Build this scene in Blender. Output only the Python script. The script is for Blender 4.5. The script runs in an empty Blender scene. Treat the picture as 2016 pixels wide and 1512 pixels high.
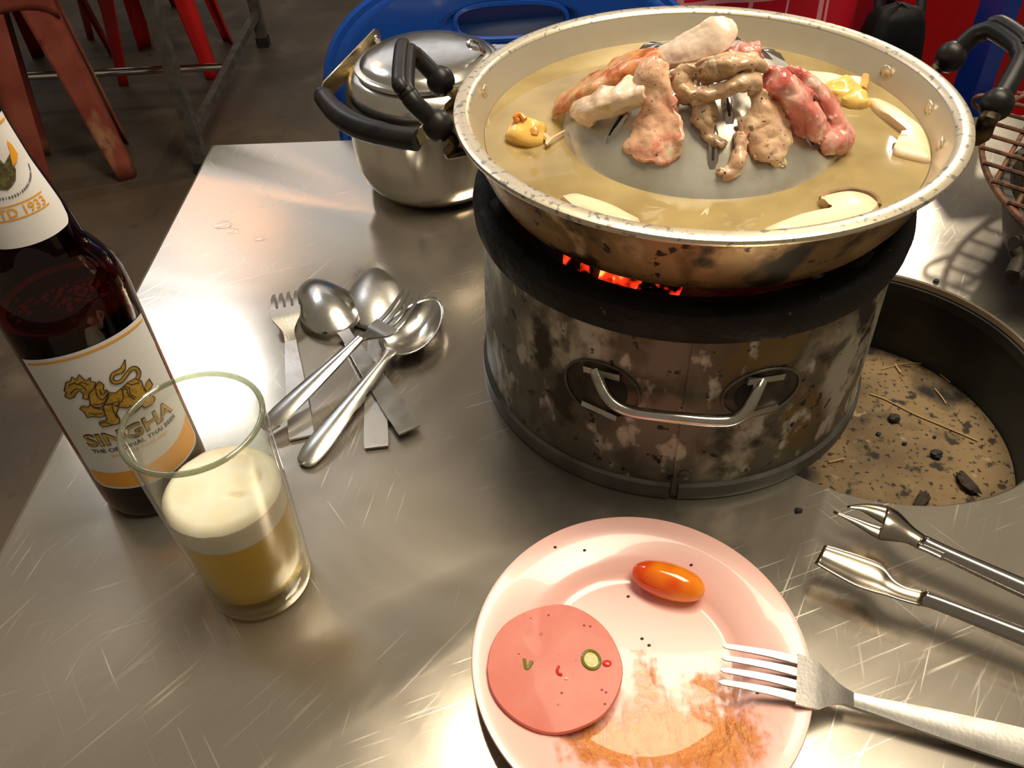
import bpy, bmesh, math, random
from mathutils import Vector, Matrix, noise, geometry
import numpy as np

# ------------------------------------------------------------------ camera, world, lights, exposure
S = bpy.context.scene
COL = S.collection
T = 0.75                                   # height of the steel table top above the floor
F_PX, PITCH, ROLL, CAM_H = 1629.76, 0.7688, -0.0509, 0.43
fw = np.array([0, math.cos(PITCH), -math.sin(PITCH)])
rt = np.array([1., 0, 0])
up = np.cross(rt, fw)
RV = math.cos(ROLL) * rt + math.sin(ROLL) * up
UV = -math.sin(ROLL) * rt + math.cos(ROLL) * up
C0 = np.array([0, 0, CAM_H + T])

cd = bpy.data.cameras.new('camera')
cd.sensor_width = 36.0
cd.lens = F_PX / 2016 * 36.0
cd.clip_start = 0.01
cd.clip_end = 60
co = bpy.data.objects.new('camera', cd)
COL.objects.link(co)
co.matrix_world = Matrix(((RV[0], UV[0], -fw[0], C0[0]), (RV[1], UV[1], -fw[1], C0[1]),
                          (RV[2], UV[2], -fw[2], C0[2]), (0, 0, 0, 1)))
S.camera = co

w = bpy.data.worlds.new('World')
S.world = w
w.use_nodes = True
bg = w.node_tree.nodes['Background']
bg.inputs[0].default_value = (1.0, 0.84, 0.62, 1)
bg.inputs[1].default_value = 0.21

def area(name, loc, target, size, size_y, power, color):
    l = bpy.data.lights.new(name, 'AREA')
    l.shape = 'RECTANGLE'
    l.size, l.size_y = size, size_y
    l.energy = power
    l.color = color
    o = bpy.data.objects.new(name, l)
    COL.objects.link(o)
    o.location = loc
    d = Vector(target) - Vector(loc)
    o.rotation_euler = d.to_track_quat('-Z', 'Y').to_euler()
    return o

area('fluorescent_light_box', (-1.47, 2.68, T + 2.05), (-0.2, 0.5, T), 0.62, 0.30, 11, (0.86, 0.92, 1.0))
area('warm_hanging_lamp', (1.56, 2.9, T + 1.57), (0.1, 0.4, T), 0.10, 0.10, 22, (1.0, 0.88, 0.70)).data.shape = 'DISK'
area('ceiling_tubes', (0.46, 0.60, T + 1.95), (0.2, 0.40, T), 1.5, 0.6, 58, (1.0, 0.86, 0.64))
area('far_cool_fill', (-1.2, 5.6, T + 2.5), (0.0, 0.8, T), 5.0, 1.6, 22, (0.88, 0.92, 1.0))  # unseen broad fill, added to cool and brighten the table's far reflections
area('orange_neon_strip', (-1.62, 4.2, T + 2.18), (-0.2, 0.7, T), 0.50, 0.07, 2.2, (1.0, 0.42, 0.14))

S.view_settings.view_transform = 'Standard'
S.view_settings.look = 'None'
S.view_settings.gamma = 1
S.view_settings.use_curve_mapping = False
S.view_settings.exposure = 0.0
S.cycles.max_bounces = 12
S.cycles.caustics_reflective = False
S.cycles.caustics_refractive = False
S.cycles.transparent_max_bounces = 16

# ------------------------------------------------------------------ pixel helpers (a pixel is only a direction)
def ray(p):
    return fw + (p[0] - 1008) / F_PX * RV - (p[1] - 756) / F_PX * UV
def at(px, py, z=0.0):                     # point of that direction at height z above the table top
    d = ray((px, py)); t = (z + T - C0[2]) / d[2]
    return C0 + t * d
def at_y(px, py, y):
    d = ray((px, py)); return C0 + d * (y / d[1])
def on_floor(px, py):
    return at(px, py, -T)
def V3(a): return Vector((float(a[0]), float(a[1]), float(a[2])))

# ------------------------------------------------------------------ materials
MATS = {}
def nd(nt, t, **kw):
    n = nt.nodes.new(t)
    for k, v in kw.items(): setattr(n, k, v)
    return n
def pm(name, c, c2=None, scale=20, detail=4, lo=0.4, hi=0.65, rough=0.5, rough2=None, metal=0.0, bump=0.0, bscale=None,
       bdist=0.001, stretch=(1, 1, 1), coat=0.0, sss=0.0, sssr=(0.01, 0.004, 0.002), spec=0.5, trans=0.0, ior=1.45,
       layers=(), emit=None, estr=0.0, rot=(0, 0, 0)):
    """principled material; colour c with noise patches of c2; layers = [(colour, scale, lo, hi, stretch)]"""
    if name in MATS: return MATS[name]
    m = bpy.data.materials.new(name); m.use_nodes = True
    nt = m.node_tree; b = nt.nodes['Principled BSDF']
    tc = nd(nt, 'ShaderNodeTexCoord')
    def tex(sc, st, det=detail, ro=rot):
        mp = nd(nt, 'ShaderNodeMapping'); mp.inputs['Scale'].default_value = st; mp.inputs['Rotation'].default_value = ro
        nt.links.new(tc.outputs['Object'], mp.inputs[0])
        n = nd(nt, 'ShaderNodeTexNoise'); n.inputs['Scale'].default_value = sc; n.inputs['Detail'].default_value = det
        nt.links.new(mp.outputs[0], n.inputs['Vector'])
        return n
    def ramp(n, lo, hi):
        r = nd(nt, 'ShaderNodeMapRange'); r.inputs[1].default_value = lo; r.inputs[2].default_value = hi
        nt.links.new(n.outputs[0], r.inputs[0]); return r
    cur = None
    b.inputs['Base Color'].default_value = (*c, 1)
    if c2 is not None:
        layers = [(c2, scale, lo, hi, stretch)] + list(layers)
    first = None
    for L in layers:
        lc, ls, l0, l1, lst = L[:5]
        r = ramp(tex(ls, lst, detail, L[5] if len(L) > 5 else rot), l0, l1)
        if first is None: first = r
        mx = nd(nt, 'ShaderNodeMix', data_type='RGBA')
        nt.links.new(r.outputs[0], mx.inputs[0])
        if cur is None: mx.inputs[6].default_value = (*c, 1)
        else: nt.links.new(cur, mx.inputs[6])
        mx.inputs[7].default_value = (*lc, 1)
        cur = mx.outputs[2]
    if cur is not None: nt.links.new(cur, b.inputs['Base Color'])
    b.inputs['Roughness'].default_value = rough
    if rough2 is not None and first is not None:
        mr = nd(nt, 'ShaderNodeMapRange'); mr.inputs[3].default_value = rough; mr.inputs[4].default_value = rough2
        nt.links.new(first.outputs[0], mr.inputs[0]); nt.links.new(mr.outputs[0], b.inputs['Roughness'])
    b.inputs['Metallic'].default_value = metal
    b.inputs['Coat Weight'].default_value = coat
    b.inputs['Coat Roughness'].default_value = 0.06
    b.inputs['Specular IOR Level'].default_value = spec
    b.inputs['IOR'].default_value = ior
    b.inputs['Transmission Weight'].default_value = trans
    if sss:
        b.inputs['Subsurface Weight'].default_value = sss
        b.inputs['Subsurface Radius'].default_value = sssr
        b.inputs['Subsurface Scale'].default_value = 1.0
    if emit:
        b.inputs['Emission Color'].default_value = (*emit, 1); b.inputs['Emission Strength'].default_value = estr
    if bump:
        n = tex(bscale or scale * 3, stretch)
        bp = nd(nt, 'ShaderNodeBump'); bp.inputs['Strength'].default_value = bump; bp.inputs['Distance'].default_value = bdist
        nt.links.new(n.outputs[0], bp.inputs['Height']); nt.links.new(bp.outputs[0], b.inputs['Normal'])
    MATS[name] = m
    return m

def clear_mat(name, tint, diff=None, dfac=0.0, rough=0.0, ior=1.45, gl=1.0, bump=0.0, bscale=200, trl=0.5):
    """clear stuff without bending: tinted see-through + fresnel gloss, plus some cloudiness"""
    if name in MATS: return MATS[name]
    m = bpy.data.materials.new(name); m.use_nodes = True
    nt = m.node_tree; nt.nodes.clear()
    out = nd(nt, 'ShaderNodeOutputMaterial')
    tr = nd(nt, 'ShaderNodeBsdfTransparent'); tr.inputs[0].default_value = (*tint, 1)
    body = tr.outputs[0]
    if diff:
        df = nd(nt, 'ShaderNodeBsdfDiffuse'); df.inputs[0].default_value = (*diff, 1)
        tl = nd(nt, 'ShaderNodeBsdfTranslucent'); tl.inputs[0].default_value = (*diff, 1)
        m0 = nd(nt, 'ShaderNodeMixShader'); m0.inputs[0].default_value = trl
        nt.links.new(df.outputs[0], m0.inputs[1]); nt.links.new(tl.outputs[0], m0.inputs[2])
        m1 = nd(nt, 'ShaderNodeMixShader'); m1.inputs[0].default_value = dfac
        nt.links.new(tr.outputs[0], m1.inputs[1]); nt.links.new(m0.outputs[0], m1.inputs[2])
        body = m1.outputs[0]
        if bump:                           # patchy cloudiness
            tc = nd(nt, 'ShaderNodeTexCoord'); n = nd(nt, 'ShaderNodeTexNoise'); n.inputs['Scale'].default_value = bscale
            nt.links.new(tc.outputs['Object'], n.inputs['Vector'])
            r = nd(nt, 'ShaderNodeMapRange'); r.inputs[1].default_value = .3; r.inputs[2].default_value = .7
            r.inputs[3].default_value = max(0, dfac - bump); r.inputs[4].default_value = min(1, dfac + bump)
            nt.links.new(n.outputs[0], r.inputs[0]); nt.links.new(r.outputs[0], m1.inputs[0])
    g = nd(nt, 'ShaderNodeBsdfGlossy'); g.inputs['Roughness'].default_value = rough
    lw = nd(nt, 'ShaderNodeLayerWeight'); lw.inputs[0].default_value = .5      # Schlick from both sides
    pw = nd(nt, 'ShaderNodeMath', operation='POWER'); pw.inputs[1].default_value = 5.0
    nt.links.new(lw.outputs['Facing'], pw.inputs[0])
    f0 = ((ior - 1) / (ior + 1)) ** 2 * gl
    ml = nd(nt, 'ShaderNodeMapRange'); ml.inputs[3].default_value = f0; ml.inputs[4].default_value = min(1, gl)
    nt.links.new(pw.outputs[0], ml.inputs[0])
    mx = nd(nt, 'ShaderNodeMixShader')
    nt.links.new(ml.outputs[0], mx.inputs[0]); nt.links.new(body, mx.inputs[1]); nt.links.new(g.outputs[0], mx.inputs[2])
    nt.links.new(mx.outputs[0], out.inputs[0])
    MATS[name] = m
    return m

# ------------------------------------------------------------------ mesh helpers (vertices in world coordinates)
class MB:
    def __init__(s): s.v = []; s.f = []; s.mi = []
    def add(s, v, f, mi=0):
        o = len(s.v); s.v += [tuple(float(q) for q in p) for p in v]
        s.f += [tuple(i + o for i in q) for q in f]; s.mi += [mi] * len(f)
        return s
    def lathe(s, prof, c, n=64, a0=0.0, a1=2 * math.pi, mi=0, zoff=T):
        full = abs(a1 - a0 - 2 * math.pi) < 1e-6
        m = n if full else n + 1
        v = []; f = []
        for r, z in prof:
            for i in range(m):
                a = a0 + (a1 - a0) * i / n
                v.append((c[0] + r * math.cos(a), c[1] + r * math.sin(a), z + zoff))
        for j in range(len(prof) - 1):
            for i in range(n):
                k = (i + 1) % m
                f.append((j * m + i, j * m + k, (j + 1) * m + k, (j + 1) * m + i))
        return s.add(v, f, mi)
    def tube(s, path, r, n=10, closed=False, caps=True, mi=0, flat=1.0):
        P = [Vector(tuple(float(q) for q in p)) for p in path]; N = len(P)
        rr = r if isinstance(r, (list, tuple)) else [r] * N
        v = []; f = []
        prev = None
        for i in range(N):
            a = P[(i - 1) % N] if (closed or i > 0) else P[i]
            b = P[(i + 1) % N] if (closed or i < N - 1) else P[i]
            t = (b - a).normalized()
            if prev is None:
                u = t.cross(Vector((0, 0, 1)))
                if u.length < 1e-3: u = t.cross(Vector((1, 0, 0)))
                u.normalize()
            else:
                u = (prev - t * prev.dot(t)).normalized()
            prev = u; wv = t.cross(u)
            for k in range(n):
                a_ = 2 * math.pi * k / n
                v.append(P[i] + u * math.cos(a_) * rr[i] + wv * math.sin(a_) * rr[i] * flat)
        M = N if closed else N - 1
        for i in range(M):
            for k in range(n):
                j = (i + 1) % N; k2 = (k + 1) % n
                f.append((i * n + k, i * n + k2, j * n + k2, j * n + k))
        if caps and not closed:
            f.append(tuple(range(n - 1, -1, -1))); f.append(tuple((N - 1) * n + k for k in range(n)))
        return s.add(v, f, mi)
    def box(s, c, sz, R=None, mi=0):
        v = []
        for x in (-.5, .5):
            for y in (-.5, .5):
                for z in (-.5, .5):
                    p = Vector((x * sz[0], y * sz[1], z * sz[2]))
                    if R is not None: p = R @ p
                    v.append(Vector(c) + p)
        return s.add(v, [(0, 1, 3, 2), (4, 6, 7, 5), (0, 4, 5, 1), (2, 3, 7, 6), (0, 2, 6, 4), (1, 5, 7, 3)], mi)
    def bar(s, a, b, wd, th, upv=(0, 0, 1), mi=0):     # rectangular bar from a to b
        a = Vector(tuple(a)); b = Vector(tuple(b)); t = (b - a); L = t.length; t.normalize()
        u = t.cross(Vector(upv))
        if u.length < 1e-4: u = t.cross(Vector((1, 0, 0)))
        u.normalize(); wv = u.cross(t)
        R = Matrix((t, u, wv)).transposed()
        return s.box((a + b) / 2, (L, wd, th), R, mi)
    def grid(s, fn, nu, nv, mi=0, closeu=False):
        v = [fn(i / nu, j / nv) for i in range(nu + (0 if closeu else 1)) for j in range(nv + 1)]
        m = nu if closeu else nu + 1
        f = []
        for i in range(nu):
            for j in range(nv):
                k = (i + 1) % m
                f.append((i * (nv + 1) + j, k * (nv + 1) + j, k * (nv + 1) + j + 1, i * (nv + 1) + j + 1))
        return s.add(v, f, mi)
    def ball(s, c, r, n=12, m=8, sc=(1, 1, 1), R=None, nz=0, seed=0):
        v = []; f = []
        for j in range(m + 1):
            ph = math.pi * j / m
            for i in range(n):
                a = 2 * math.pi * i / n
                p = Vector((math.sin(ph) * math.cos(a), math.sin(ph) * math.sin(a), math.cos(ph)))
                k = r * (1 + (nz * noise.noise(p * 1.7 + Vector((seed * 3.1, seed, 0))) if nz else 0))
                p = Vector((p.x * k * sc[0], p.y * k * sc[1], p.z * k * sc[2]))
                if R is not None: p = R @ p
                v.append(Vector(tuple(float(q) for q in c)) + p)
        for j in range(m):
            for i in range(n):
                k = (i + 1) % n
                f.append((j * n + i, (j + 1) * n + i, (j + 1) * n + k, j * n + k))
        return s.add(v, f)
    def build(s, name, mats, parent=None, smooth=40, weld=True):
        if not isinstance(mats, (list, tuple)): mats = [mats]
        L = WORLD.get(parent.name, Vector()) if parent else None
        if L is None:
            xs = np.array(s.v); L = Vector(((xs[:, 0].min() + xs[:, 0].max()) / 2, (xs[:, 1].min() + xs[:, 1].max()) / 2, xs[:, 2].min()))
        me = bpy.data.meshes.new(name)
        me.from_pydata([(p[0] - L[0], p[1] - L[1], p[2] - L[2]) for p in s.v], [], s.f)
        for m in mats: me.materials.append(m)
        if len(mats) > 1: me.polygons.foreach_set('material_index', s.mi)
        bm = bmesh.new(); bm.from_mesh(me)
        if weld: bmesh.ops.remove_doubles(bm, verts=bm.verts, dist=1e-6)
        bmesh.ops.recalc_face_normals(bm, faces=bm.faces)
        bm.to_mesh(me); bm.free()
        if smooth:
            me.polygons.foreach_set('use_smooth', [True] * len(me.polygons))
            if smooth < 180: me.set_sharp_from_angle(angle=math.radians(smooth))
        o = bpy.data.objects.new(name, me); COL.objects.link(o)
        if parent: o.parent = parent
        else: o.location = L
        WORLD[o.name] = Vector(L)
        return o
WORLD = {}
def tag(o, label, cat, group=None, kind=None):
    o['label'] = label; o['category'] = cat
    if group: o['group'] = group
    if kind: o['kind'] = kind
    return o
def thing(name, loc, label, cat, group=None):
    o = bpy.data.objects.new(name, None); COL.objects.link(o)
    o.location = tuple(float(q) for q in loc); o.empty_display_size = 0.02
    WORLD[o.name] = Vector(o.location)
    return tag(o, label, cat, group)
def mod(o, typ, **kw):
    m = o.modifiers.new(typ.lower(), typ)
    for k, v in kw.items(): setattr(m, k, v)
    return m
def solid(o, th, offset=0.0): return mod(o, 'SOLIDIFY', thickness=th, offset=offset)
def sub(o, n=1): return mod(o, 'SUBSURF', levels=n, render_levels=n)
def cat_rom(P, n):
    P = [np.array(p, float) for p in P]
    out = []
    for i in range(len(P) - 1):
        p0 = P[i - 1] if i > 0 else 2 * P[0] - P[1]; p1 = P[i]; p2 = P[i + 1]
        p3 = P[i + 2] if i + 2 < len(P) else 2 * P[-1] - P[-2]
        for k in range(n):
            t = k / n
            out.append(.5 * (2 * p1 + (p2 - p0) * t + (2 * p0 - 5 * p1 + 4 * p2 - p3) * t * t + (3 * p1 - p0 - 3 * p2 + p3) * t ** 3))
    out.append(P[-1])
    return out
random.seed(4)

# ------------------------------------------------------------------ shared materials
def steel_table():
    m = bpy.data.materials.new('scratched_steel'); m.use_nodes = True
    nt = m.node_tree; b = nt.nodes['Principled BSDF']
    tc = nd(nt, 'ShaderNodeTexCoord')
    def tex(sc, st, ro=0.0, det=3, dist=0.0):
        r_ = nd(nt, 'ShaderNodeMapping'); r_.inputs['Rotation'].default_value = (0, 0, ro)
        nt.links.new(tc.outputs['Object'], r_.inputs[0])
        mp = nd(nt, 'ShaderNodeMapping'); mp.inputs['Scale'].default_value = st
        nt.links.new(r_.outputs[0], mp.inputs[0])
        n = nd(nt, 'ShaderNodeTexNoise'); n.inputs['Scale'].default_value = sc; n.inputs['Detail'].default_value = det
        n.inputs['Distortion'].default_value = dist
        nt.links.new(mp.outputs[0], n.inputs['Vector'])
        return n.outputs[0]
    def rng(o, a, c, d=0.0, e=1.0):
        r = nd(nt, 'ShaderNodeMapRange')
        for i, q in enumerate((a, c, d, e)): r.inputs[i + 1].default_value = q
        nt.links.new(o, r.inputs[0]); return r.outputs[0]
    def mth(op, a, c):
        n = nd(nt, 'ShaderNodeMath', operation=op)
        for i, q in enumerate((a, c)):
            if isinstance(q, (int, float)): n.inputs[i].default_value = q
            else: nt.links.new(q, n.inputs[i])
        return n.outputs[0]
    scr = None
    for k, ro in enumerate((0.55, 0.75, -0.6, 1.25, 0.2)):            # sparse fine scratches in several directions
        s_ = rng(tex(420 + 90 * k, (1.0, 0.02, 1), ro, 2, 0.05), 0.655, 0.74)
        patch = rng(tex(4.5 + k, (1, 1, 1), ro), 0.47, 0.62)
        s_ = mth('MULTIPLY', s_, patch)
        scr = s_ if scr is None else mth('MAXIMUM', scr, s_)
    smudge = rng(tex(5.0, (1, 1, 1), 0.3, 5, 0.6), 0.35, 0.7)
    brush = tex(220, (1.0, 0.02, 1), 0.62, 2)
    mx = nd(nt, 'ShaderNodeMix', data_type='RGBA')
    mx.inputs[6].default_value = (0.48, 0.43, 0.36, 1); mx.inputs[7].default_value = (0.58, 0.53, 0.46, 1)
    nt.links.new(mth('MULTIPLY', smudge, 0.5), mx.inputs[0])
    mx2 = nd(nt, 'ShaderNodeMix', data_type='RGBA'); mx2.inputs[7].default_value = (0.95, 0.93, 0.86, 1)
    nt.links.new(mx.outputs[2], mx2.inputs[6]); nt.links.new(mth('MULTIPLY', scr, 0.25), mx2.inputs[0])
    nt.links.new(mx2.outputs[2], b.inputs['Base Color'])
    b.inputs['Metallic'].default_value = 0.86
    ro = mth('ADD', rng(smudge, 0, 1, 0.13, 0.26), mth('MULTIPLY', scr, 0.12))
    nt.links.new(ro, b.inputs['Roughness'])
    h = mth('ADD', mth('MULTIPLY', brush, 0.35), mth('MULTIPLY', scr, 0.3))
    bp = nd(nt, 'ShaderNodeBump'); bp.inputs['Strength'].default_value = 0.035; bp.inputs['Distance'].default_value = 0.0006
    nt.links.new(h, bp.inputs['Height']); nt.links.new(bp.outputs[0], b.inputs['Normal'])
    return m
M_TABLE = steel_table()
M_LEG = pm('grey_painted_tube', (0.12, 0.11, 0.10), (0.07, 0.065, 0.06), 30, rough=0.45, metal=0.4)
M_RUBBER = pm('black_rubber', (0.012, 0.012, 0.013), rough=0.55)
M_CHROME = pm('chrome', (0.75, 0.73, 0.70), rough=0.12, metal=1.0)
M_STEEL = pm('stainless', (0.68, 0.65, 0.60), (0.55, 0.52, 0.47), 25, rough=0.17, rough2=0.26, metal=1.0, bump=0.04, bscale=300, stretch=(1, 1, .1))
M_CUT = pm('cutlery_steel', (0.66, 0.64, 0.60), (0.5, 0.48, 0.44), 40, rough=0.18, rough2=0.3, metal=1.0)
M_CUTDULL = pm('brushed_cutlery_steel', (0.52, 0.50, 0.47), (0.42, 0.40, 0.37), 60, rough=0.34, rough2=0.42, metal=1.0, bump=0.08, bscale=500)
M_BLACKPL = pm('black_bakelite', (0.006, 0.006, 0.007), (0.014, 0.012, 0.011), 60, rough=0.4, spec=.35, bump=0.05, bscale=200)
M_RUST = pm('rusty_wire', (0.16, 0.07, 0.035), (0.06, 0.028, 0.018), 120, rough=0.75, metal=0.3, bump=0.5, bscale=500)

# ------------------------------------------------------------------ floor
M_FLOOR = pm('stained_concrete', (0.10, 0.072, 0.048), (0.05, 0.037, 0.027), 2.2, 8, 0.35, 0.7, rough=0.55, rough2=0.4, bump=0.25, bscale=60, bdist=0.002,
             layers=[((0.14, 0.105, 0.07), 7, 0.55, 0.8, (1, 1, 1)), ((0.05, 0.038, 0.03), 22, 0.62, 0.75, (1, 1, 1))])
fl = MB().box((0, 2.5, -0.05), (14, 12, 0.1)).build('floor', M_FLOOR, smooth=0)
wb_ = MB().box((0, 8.45, 1.6), (14, 0.1, 3.2)).build('wall_back', pm('painted_wall', (0.34, 0.33, 0.31), (0.28, 0.27, 0.25), 3, rough=.7), smooth=0)
wb_['kind'] = 'structure'; wb_['label'] = 'plain grey painted wall at the far side of the eatery'
fl['kind'] = 'structure'; fl['label'] = 'stained brown concrete floor of the eatery'

# ------------------------------------------------------------------ steel table with a round well
HOLE = (0.2672, 0.4412); HR = 0.1264
YAW = -0.0293
tu = np.array([math.cos(YAW), math.sin(YAW)]); tv = np.array([-tu[1], tu[0]])
corner = at(415, 283)[:2]
u0, v1 = float(corner @ tu), float(corner @ tv)
u1, v0 = u0 + 1.18, v1 - 0.80
def tb(u, v, z): p = u * tu + v * tv; return (p[0], p[1], z + T)
ctr = tb((u0 + u1) / 2, (v0 + v1) / 2, 0)
table = thing('grill_table', (ctr[0], ctr[1], 0), 'scratched stainless steel table with a round well, carrying stove and dishes', 'table')
def table_top():
    m = MB(); n = 128
    hu, hv = float(np.array(HOLE) @ tu), float(np.array(HOLE) @ tv)
    inner, outer, ang = [], [], []
    for k in range(n): ang.append(2 * math.pi * k / n)
    for (cu, cv) in ((u0, v0), (u1, v0), (u1, v1), (u0, v1)):         # snap nearest angle to each corner
        a = math.atan2(cv - hv, cu - hu) % (2 * math.pi)
        k = min(range(n), key=lambda i: abs((ang[i] - a + math.pi) % (2 * math.pi) - math.pi)); ang[k] = a
    def border(a, ins):
        c, s = math.cos(a), math.sin(a); ts = []
        if c > 1e-9: ts.append((u1 - ins - hu) / c)
        if c < -1e-9: ts.append((u0 + ins - hu) / c)
        if s > 1e-9: ts.append((v1 - ins - hv) / s)
        if s < -1e-9: ts.append((v0 + ins - hv) / s)
        t = min(ts); return hu + c * t, hv + s * t
    rings = []
    rings.append([tb(hu + HR * math.cos(a), hv + HR * math.sin(a), -0.006) for a in ang])
    rings.append([tb(hu + HR * math.cos(a), hv + HR * math.sin(a), -0.001) for a in ang])
    rings.append([tb(hu + (HR + .0012) * math.cos(a), hv + (HR + .0012) * math.sin(a), 0) for a in ang])
    rings.append([tb(*border(a, .004), 0) for a in ang])
    rings.append([tb(*border(a, .001), -.0015) for a in ang])
    rings.append([tb(*border(a, 0), -.005) for a in ang])
    rings.append([tb(*border(a, 0), -.032) for a in ang])
    rings.append([tb(*border(a, .012), -.032) for a in ang])
    rings.append([tb(*border(a, .012), -.006) for a in ang])
    v = [p for r in rings for p in r]; f = []
    R = len(rings)
    for j in range(R):
        j2 = (j + 1) % R
        for i in range(n):
            k = (i + 1) % n
            f.append((j * n + i, j * n + k, j2 * n + k, j2 * n + i))
    m.add(v, f)
    return m.build('tabletop', M_TABLE, table, smooth=25)
table_top()
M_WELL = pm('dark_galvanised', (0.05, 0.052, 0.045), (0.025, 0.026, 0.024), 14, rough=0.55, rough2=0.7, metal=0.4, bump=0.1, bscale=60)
M_WELLFLOOR = pm('ash_dusted_metal', (0.20, 0.135, 0.065), (0.09, 0.06, 0.033), 14, 8, 0.42, 0.62, rough=0.8, bump=0.3, bscale=150,
                 layers=[((0.012, 0.009, 0.007), 11, 0.50, 0.58, (1, 1, 1)), ((0.025, 0.018, 0.012), 70, 0.58, 0.65, (1, 1, 1)), ((0.02, 0.015, 0.012), 240, 0.60, 0.65, (1, 1, 1)), ((0.3, 0.22, 0.12), 60, 0.66, 0.72, (1, 1, 1))])
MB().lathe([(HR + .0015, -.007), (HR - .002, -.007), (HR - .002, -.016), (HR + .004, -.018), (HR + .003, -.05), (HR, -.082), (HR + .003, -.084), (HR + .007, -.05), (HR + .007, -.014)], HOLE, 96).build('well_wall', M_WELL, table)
MB().lathe([(0, -.08), (HR - .001, -.08), (HR - .001, -.084), (0, -.084)], HOLE, 96).build('well_floor', M_WELLFLOOR, table)
for (a, b_) in ((u0 + .05, v0 + .05), (u1 - .05, v0 + .05), (u1 - .05, v1 - .05), (u0 + .05, v1 - .05)):
    x, y, _ = tb(a, b_, 0)
    lg = MB().bar((x, y, 0.012), (x, y, T - .0325), .035, .035, (1, 0, 0)).build('leg', M_LEG, table, smooth=0)
    MB().bar((x, y, 0.0), (x, y, .012), .04, .04, (1, 0, 0)).build('foot_cap', M_RUBBER, lg, smooth=0)

# things lying in the well
M_STRAW = pm('dry_straw', (0.42, 0.27, 0.12), rough=0.7)
M_CHAR = pm('dead_charcoal', (0.012, 0.011, 0.011), (0.03, 0.028, 0.026), 200, rough=0.7, bump=0.6, bscale=300)
def in_well(px, py, z=-.08): return at(px, py, z)
straws = [([(1712, 775), (1745, 787), (1800, 815), (1860, 840), (1925, 868)], .0006, 'long pale straw across the well floor'),
          ([(1735, 727), (1770, 718), (1800, 715), (1830, 722), (1871, 753)], .0004, 'thin curved straw along the far side of the well'),
          ([(1762, 717), (1773, 734)], .0009, 'short thick orange straw bit near stove in the well'),
          ([(1631, 910), (1662, 903)], .0009, 'short straw stub by the stove base in the well'),
          ([(1840, 765), (1853, 780), (1863, 795)], .0006, 'small bent straw bit in the shaded half of the well')]
for pts, r, lab in straws:
    P = cat_rom([in_well(*p, -.0795 + r) for p in pts], 5)
    tag(MB().tube(P, r, 6).build('straw', M_STRAW), lab, 'straw', 'straws in the table well')
coals = [((1762, 823), .0046, 'squarish charcoal lump on well floor beside long straw'), ((1844, 893), .0046, 'round glossy charcoal lump on the well floor'),
         ((1730, 854), .0018, 'tiny charcoal crumb below the squarish lump'), ((1781, 873), .0018, 'tiny charcoal crumb between the two larger lumps'),
         ((1840, 860), .0015, 'tiny charcoal crumb above the round lump')]
for i, (p, r, lab) in enumerate(coals):
    c = in_well(*p, -.0795 + r * .6)
    tag(MB().ball(c, r, 9, 6, (1.1, .9, .62), None, .5, i).build('charcoal_bit', M_CHAR, smooth=30), lab, 'charcoal', 'charcoal bits in the table well')
M_CLUMP = pm('ash_clump', (0.05, 0.035, 0.022), (0.015, 0.012, 0.01), 80, rough=0.9, bump=0.6, bscale=200)
for i, (p, r, lab) in enumerate([((1815, 985), .008, 'burnt stick end poking out at the near edge of the well'), ((1905, 950), .009, 'dark curled scrap at the near side of the well')]):
    c = in_well(*p, -.0795 + .004)
    tag(MB().ball(c, r, 12, 7, (1.2, .5, .4), Matrix.Rotation(.9 + i, 3, 'Z'), .7, i + 9).build('burnt_scrap', M_CLUMP, smooth=30), lab, 'scrap')
for i, (p, r, lab) in enumerate([((1573, 1004), .0022, 'black ash speck on table between stove and plate'), ((1844, 553), .0024, 'brown crumb on table behind the well')]):
    c = at(*p, r * .5)
    tag(MB().ball(c, r, 8, 5, (1.2, .9, .55), None, .6, i + 3).build('crumb', M_CHAR, smooth=30), lab, 'crumb')
M_WATER = clear_mat('water', (1, 1, 1), ior=1.33, gl=2.0)
for i, (p, r, sc, lab) in enumerate([((440, 442), .0075, (1.3, .8, .16), 'largest water drop on the table near its far corner'), ((458, 454), .0055, (1.2, .8, .18), 'smaller water drop touching close beside the largest drop'),
                                ((513, 470), .004, (1.4, .7, .14), 'faint smear of water apart from the two drops')]):
    tag(MB().ball(at(*p, 0.0004), r, 14, 8, sc, None, .35, i).build('water_drop', M_WATER), lab, 'water drop', 'water drops on the table')

# ------------------------------------------------------------------ charcoal bucket stove
SC = (0.119, 0.4675)
stove = thing('charcoal_stove', (*SC, T), 'round galvanised bucket stove with blackened clay rim under the grill pan', 'stove')
M_GALV = pm('burnt_galvanised_sheet', (0.16, 0.145, 0.11), (0.075, 0.065, 0.045), 7, 12, 0.44, 0.56, rough=0.5, rough2=0.4, metal=0.3, bump=0.3, bscale=140,
            layers=[((0.17, 0.105, 0.03), 8, 0.50, 0.60, (1, 1, .8)), ((0.46, 0.42, 0.33), 11, 0.53, 0.62, (1.2, 1.2, .7)), ((0.10, 0.085, 0.06), 45, 0.50, 0.60, (1, 1, .8)), ((0.48, 0.45, 0.38), 60, 0.57, 0.64, (1, 1, .6)), ((0.024, 0.015, 0.009), 18, 0.60, 0.66, (1, 1, 1)), ((0.012, 0.01, 0.008), 110, 0.63, 0.67, (1, 1, 1))])
M_GALV2 = pm('grey_band_metal', (0.15, 0.145, 0.13), (0.085, 0.08, 0.072), 30, 6, rough=0.5, metal=0.6, bump=0.2, bscale=150)
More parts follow.
